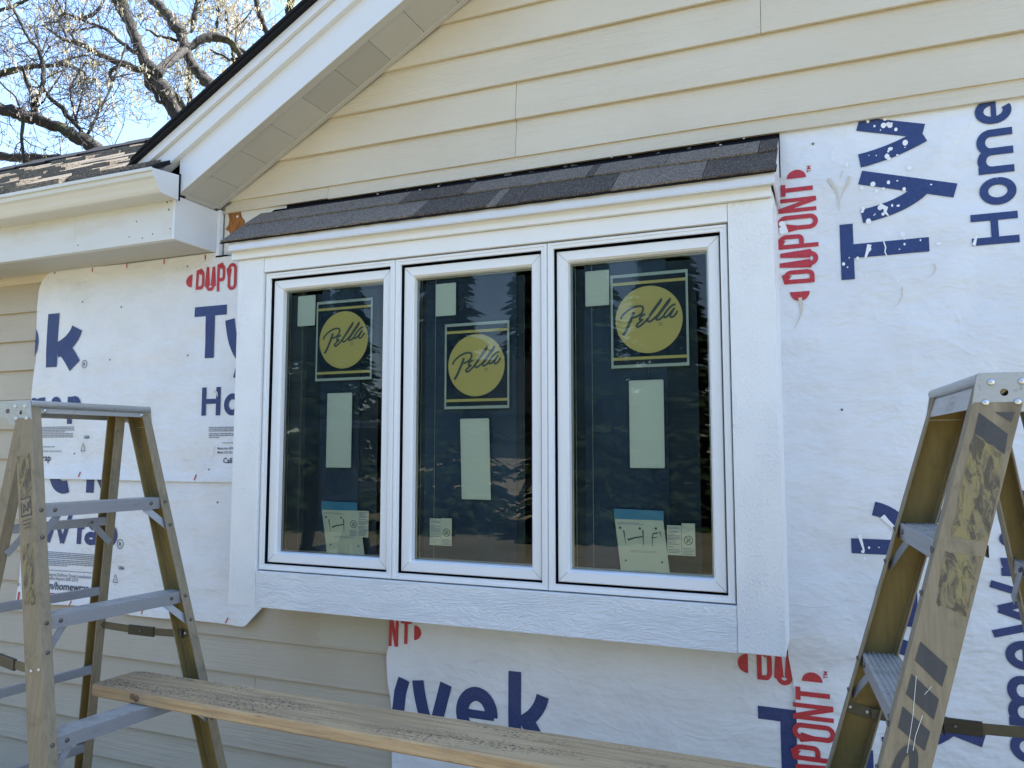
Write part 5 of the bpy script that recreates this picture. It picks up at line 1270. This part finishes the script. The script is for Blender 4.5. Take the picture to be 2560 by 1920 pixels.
# right ladder, near rail is local +Y
decal(lad2, 'black_stripe', [[(-.014, .071), (-.068, .110), (-.071, .146), (-.060, .139), (-.052, .131), (-.040, .126), (-.030, .117), (-.015, .108)]], 1, 'mark', .0009)
decal(lad2, 'black_stripe', [[(-.039, .0708), (-.070, .0708), (-.069, .089)]], 1, 'mark', .0009)
decal(lad2, 'worn_label', [ragged([(-.014, .110), (-.070, .150), (-.075, .20), (-.077, .30), (-.020, .291), (-.013, .18)], 8, .002, 7)], 1, 'label')
decal(lad2, 'worn_label', [ragged([(-.016, .318), (-.073, .327), (-.073, .428), (-.021, .410)], 8, .0025, 9)], 1, 'label')
for pl in ([(-.013, .476), (-.065, .515), (-.064, .550), (-.012, .509)], [(-.012, .532), (-.064, .571), (-.064, .606), (-.011, .567)], [(-.011, .588), (-.063, .626), (-.062, .659), (-.012, .624)]):
    decal(lad2, 'black_stripe', [pl], 1, 'mark', .0009)
decal(lad2, 'black_letter', stroke(arc(-.038, .700, .0135, .042, 180, 360, 16), .0135) + stroke([(-.0515, .700), (-.0515, .76)], .0135), 1, 'mark', .0009)
decal(lad2, 'scratch', mk([(-.020, .535), (-.030, .60), (-.036, .665)], .0007) + mk([(-.045, .60), (-.042, .635), (-.044, .66)], .0008) + mk([(-.04, .565), (-.048, .55)], .0007), 1, 'splash', .0014)
# stamped oval on the right cap, words inked inside the far rail
ov = MB(); 
for pl in stroke(arc(0, 0, .034, .0125, 0, 360, 24), .0016):
    ov.add([(.0035 + .30 * (.044 - .0235 + y) + .0007, .02 + x, HC - .044 - y) for x, y in [(p[0], -p[1]) for p in pl]], [(0, 1, 2, 3)])
o = ov.build('stamped_oval', M['alu'], capR)
ln = MB()
for k in range(5):
    y = -.0045 + .001 * (k % 2); x = -.022 + .0095 * k
    for pl in stroke([(x, -.0045), (x + .003, .0045), (x + .006, -.004)], .0012):
        ln.add([(.0035 + .30 * (.044 - .0235 + q) + .0007, .02 + p_, HC - .044 - q) for p_, q in pl], [(0, 1, 2, 3)])
ln.build('stamped_letters', M['rivet'], capR)

# plank from ladder to ladder
pk = thing('scaffold_plank', 'weathered wooden plank lying between the two stepladders, dark grit on top', 'plank', (-.046, -.609, -.2965), -.0119)
b = MB(); L = 2.47; n = 60; rings = []
r = random.Random(4)
for i in range(n + 1):
    x = L * i / n; wn_ = -.087 - .021 * x / 2.4; wf = .085 + .026 * x / 2.4; z = -.0046 * x
    if i == 0: wf -= .012; wn_ += .002
    e = lambda s: .0012 * noise.noise(Vector((x * 9, s, 0))) + .0008 * noise.noise(Vector((x * 31, s, 3)))
    c = .0045
    prof_ = [(wn_ + e(1), c), (wn_ + e(2) , .038 - c * 1.2), (wn_ + c + e(3), .0372), (0 , .038 + e(4)), (wf - c + e(5), .0375), (wf + e(6), .038 - c), (wf + e(7), c), (wf - c, 0), (wn_ + c, 0)]
    xo = .004 * noise.noise(Vector((0, 9, 1))) if i == 0 else 0
    rings.append([(x + (.010 * (q / .1) * (1 if i == 0 and q > 0 else 0)), q, zz + z) for q, zz in prof_])
b.loft(rings); plk = b.build('board', M['plank'], pk)
b = MB()
for k in range(3): b.tube([(.195, -.0905 - .0004 * k, .0175), (.195, -.0895, .0175)], (.0098, .0095) if k == 0 else (.0062 - .002 * k, .006), 14, 0, True)
kn = b.build('knot', M['knot'], pk)
b = MB(); b.box(.168, .184, -.0902, -.0880, .012, .029); b.build('chipped_notch', M['knot'], pk, .0008)

# ================================================================== TREES
import json
TREE = json.loads(TREE_JSON)
def seg_tree(root, branches, seed, twig_n, cat_dens, trunk_pts=None, reach=1.0, catsize=1.0):
    r = random.Random(seed)
    tw = MB(); ct = MB()
    def jitter(a): return Vector((r.uniform(-a, a), r.uniform(-a, a), r.uniform(-a, a)))
    def catkin(p):
        for _ in range(r.randint(3, 6)):
            q = p + jitter(.055 * catsize); ln_ = r.uniform(.025, .075) * catsize; wd = r.uniform(.007, .016) * catsize; a = r.uniform(0, PI)
            dx = Vector((math.cos(a), math.sin(a), 0)) * wd; dn = Vector((r.uniform(-.35, .35), r.uniform(-.35, .35), -1)).normalized() * ln_
            ct.add([q - dx, q + dx, q + dx * .6 + dn, q - dx * .6 + dn], [(0, 1, 2, 3)])
    def twig(p, d, ln_, rad, depth):
        n_ = r.randint(4, 6); pts = [p]; rads = [rad]
        d = d.normalized()
        for i in range(n_):
            d = (d + jitter(.38) + Vector((0, 0, .06))).normalized()
            p = p + d * (ln_ / n_); pts.append(p); rads.append(max(.0032, rad * (1 - .7 * (i + 1) / n_)))
            if depth > 0 and r.random() < .62:
                s = d.cross(jitter(1)).normalized(); twig(p, d * .55 + s * .8, ln_ * r.uniform(.35, .65), max(.0022, rads[-1] * .7), depth - 1)
            if r.random() < cat_dens * (.5 + .5 * (i / n_)): catkin(p)
        tw.tube(pts, rads, 3, 0, False, 0, False)
        if r.random() < cat_dens * 1.6: catkin(p)
    for nm, L in branches:
        pts = [Vector(q[:3]) for q in L]; rad = [q[3] for q in L]
        # smooth the path
        P = []; R = []
        for i in range(len(pts) - 1):
            p0, p1, p2, p3 = pts[max(i - 1, 0)], pts[i], pts[i + 1], pts[min(i + 2, len(pts) - 1)]
            m = 4 if nm == 'limb' else 3
            for k in range(m):
                t_ = k / m; q = 0.5 * ((2 * p1) + (-p0 + p2) * t_ + (2 * p0 - 5 * p1 + 4 * p2 - p3) * t_ * t_ + (-p0 + 3 * p1 - 3 * p2 + p3) * t_ ** 3)
                rr_ = rad[i] + (rad[i + 1] - rad[i]) * t_
                P.append(q + (jitter(rr_ * .22) if 0 < i + k else Vector())); R.append(rr_ * r.uniform(.93, 1.07))
        P.append(pts[-1]); R.append(rad[-1])
        b = MB(); b.tube(P, R, 10 if nm == 'limb' else 6, 0, True, .35); b.build(nm, M['bark'], root)
        length = sum((P[i + 1] - P[i]).length for i in range(len(P) - 1))
        k = int(twig_n * length * (1.0 if rad[len(rad) // 2] < .05 else .45))
        for _ in range(k):
            i = r.randrange(len(P) - 1); q = P[i].lerp(P[i + 1], r.random()); d = (P[i + 1] - P[i]).normalized()
            s = d.cross(jitter(1)).normalized()
            twig(q, d * r.uniform(.2, .9) + s * .9, r.uniform(.35, 1.0) * reach, min(R[i] * .5, .0075), 2)
    if trunk_pts:
        b = MB(); b.tube([q[:3] for q in trunk_pts], [q[3] for q in trunk_pts], 12, 0, True, .2); b.build('trunk', M['bark'], root)
    o = tw.build('twigs', M['twig'], root, recalc=False); o['kind'] = 'stuff'
    if ct.v: o = ct.build('catkins', M['catkin'], root, recalc=False); o['kind'] = 'stuff'
TG = 'trees standing behind the house'
ta = thing('oak_tree', 'big budding oak whose two thick limbs lean up left just behind the rake', 'tree', (0, 0, 0), 0, TG)
a0 = TREE['A'][0][1][0]; a1 = TREE['A'][10][1][0]
seg_tree(ta, TREE['A'], 31, 8, .038, [(-5.6, 7.4, GZ, .42), (-5.7, 7.3, 1.2, .34), (-6.0, 7.0, 3.4, .26), (-6.45, 6.65, 4.6, .19), (a0[0], a0[1], a0[2], .125)], 1.0, .8)
tb = thing('oak_tree', 'near tree with heavy dark limbs reaching left low over the main roof', 'tree', (0, 0, 0), 0, TG)
c0 = TREE['B'][0][1][0]
seg_tree(tb, TREE['B'], 47, 10, .028, [(-4.2, 8.6, GZ, .34), (-4.3, 8.4, 1.5, .28), (-4.7, 7.4, 3.3, .2), (-5.2, 5.7, 3.85, .13), (c0[0], c0[1], c0[2], .09)], .8, .8)
tc = thing('oak_tree', 'far tree covered in pale tan catkins behind the top of the rake', 'tree', (0, 0, 0), 0, TG)
d0 = TREE['C'][0][1][0]
seg_tree(tc, TREE['C'], 63, 10, .14, [(-6.5, 13.6, GZ, .3), (-6.6, 13.4, 4, .24), (-7.0, 12.8, 7.2, .14), (d0[0] + .35, d0[1] + .1, d0[2] - .6, .08), (d0[0], d0[1], d0[2], .06)], 1.25, 1.35)

# yard behind the camera: mirrored in the panes, some spruces added to block sky
def conifer(x, y, h, seed):
    h *= .62
    t_ = thing('spruce_tree', 'dark spruce in the yard opposite, out of view, for pane reflections and blocking sky', 'tree', (x, y, GZ), 0, 'dark spruces in the yard opposite')
    r = random.Random(seed); b = MB(); b.tube([(0, 0, 0), (0, 0, h * .95)], [h * .022, .01], 8, 0, True); b.build('trunk', M['bark'], t_)
    b = MB()
    for k in range(3000):
        z = h * (.06 + .94 * r.random() ** 1.3); rad = (h - z) * .30 * (.55 + .45 * math.sin(z * 5) ** 2) * r.random() ** .5 + .05; a = r.uniform(0, 2 * PI)
        p = Vector((rad * math.cos(a), rad * math.sin(a), z - rad * .25)); s = r.uniform(.16, .42)
        q = Vector((math.cos(a), math.sin(a), -.35)) * s; w_ = Vector((-math.sin(a), math.cos(a), r.uniform(-.3, .3))) * s * .45
        b.add([p - w_, p + q * .9 - w_ * .3, p + q * .9 + w_ * .3, p + w_], [(0, 1, 2, 3)])
    b.build('crown', M['leaf'], t_, recalc=False)
for i, (x, y, h) in enumerate(((-19, -15, 10), (-15.2, -17, 11.5), (-12.2, -13.2, 8.2), (-8.6, -17.5, 12), (-3.6, -16.2, 11), (-1.0, -14.4, 9.5), (1.8, -17, 12), (4.6, -15, 10), (8, -17, 11), (-16.8, -12.6, 9), (-10.4, -15.6, 11), (-6.2, -18.6, 12.5), (-2.4, -18.5, 12), (3.2, -18.5, 12), (6.3, -18, 12), (11.5, -15.5, 11), (-23, -13, 11), (.3, -19.5, 13), (-8.4, -11.2, 9.5), (-5.4, -12, 10), (-2.2, -11.4, 9.5), (3.4, -12.6, 9), (-11.2, -9.8, 10), (-13.2, -6.6, 10.5), (-12.6, -3.2, 10), (16.5, -9, 9))):  # later entries, nearer and at the sides, are added to block low sky
    conifer(x, y, h, 100 + i)
nh = thing('neighbour_house', 'tan sided house across the yard, mirrored low in the middle pane', 'house', (-6.2, -15.0, GZ))
b = MB(); b.box(-2.7, 2.7, -5, 0, 0, 2.5); b.build('wall', M['siding_low'], nh)
for k in range(14): one_box('siding_board', M['siding'], nh, -2.72, 2.72, .002, .03, .17 * k + .004, .17 * k + .172, 0)
b = MB(); b.hexa([(-3, .5, 2.45), (3, .5, 2.45), (3, -2.5, 4.1), (-3, -2.5, 4.1)], [(-3, .5, 2.5), (3, .5, 2.5), (3, -2.5, 4.2), (-3, -2.5, 4.2)]); b.hexa([(-3, -5.5, 2.45), (3, -5.5, 2.45), (3, -2.5, 4.1), (-3, -2.5, 4.1)], [(-3, -5.5, 2.5), (3, -5.5, 2.5), (3, -2.5, 4.2), (-3, -2.5, 4.2)]); b.build('roof', M['roof_edge'], nh)
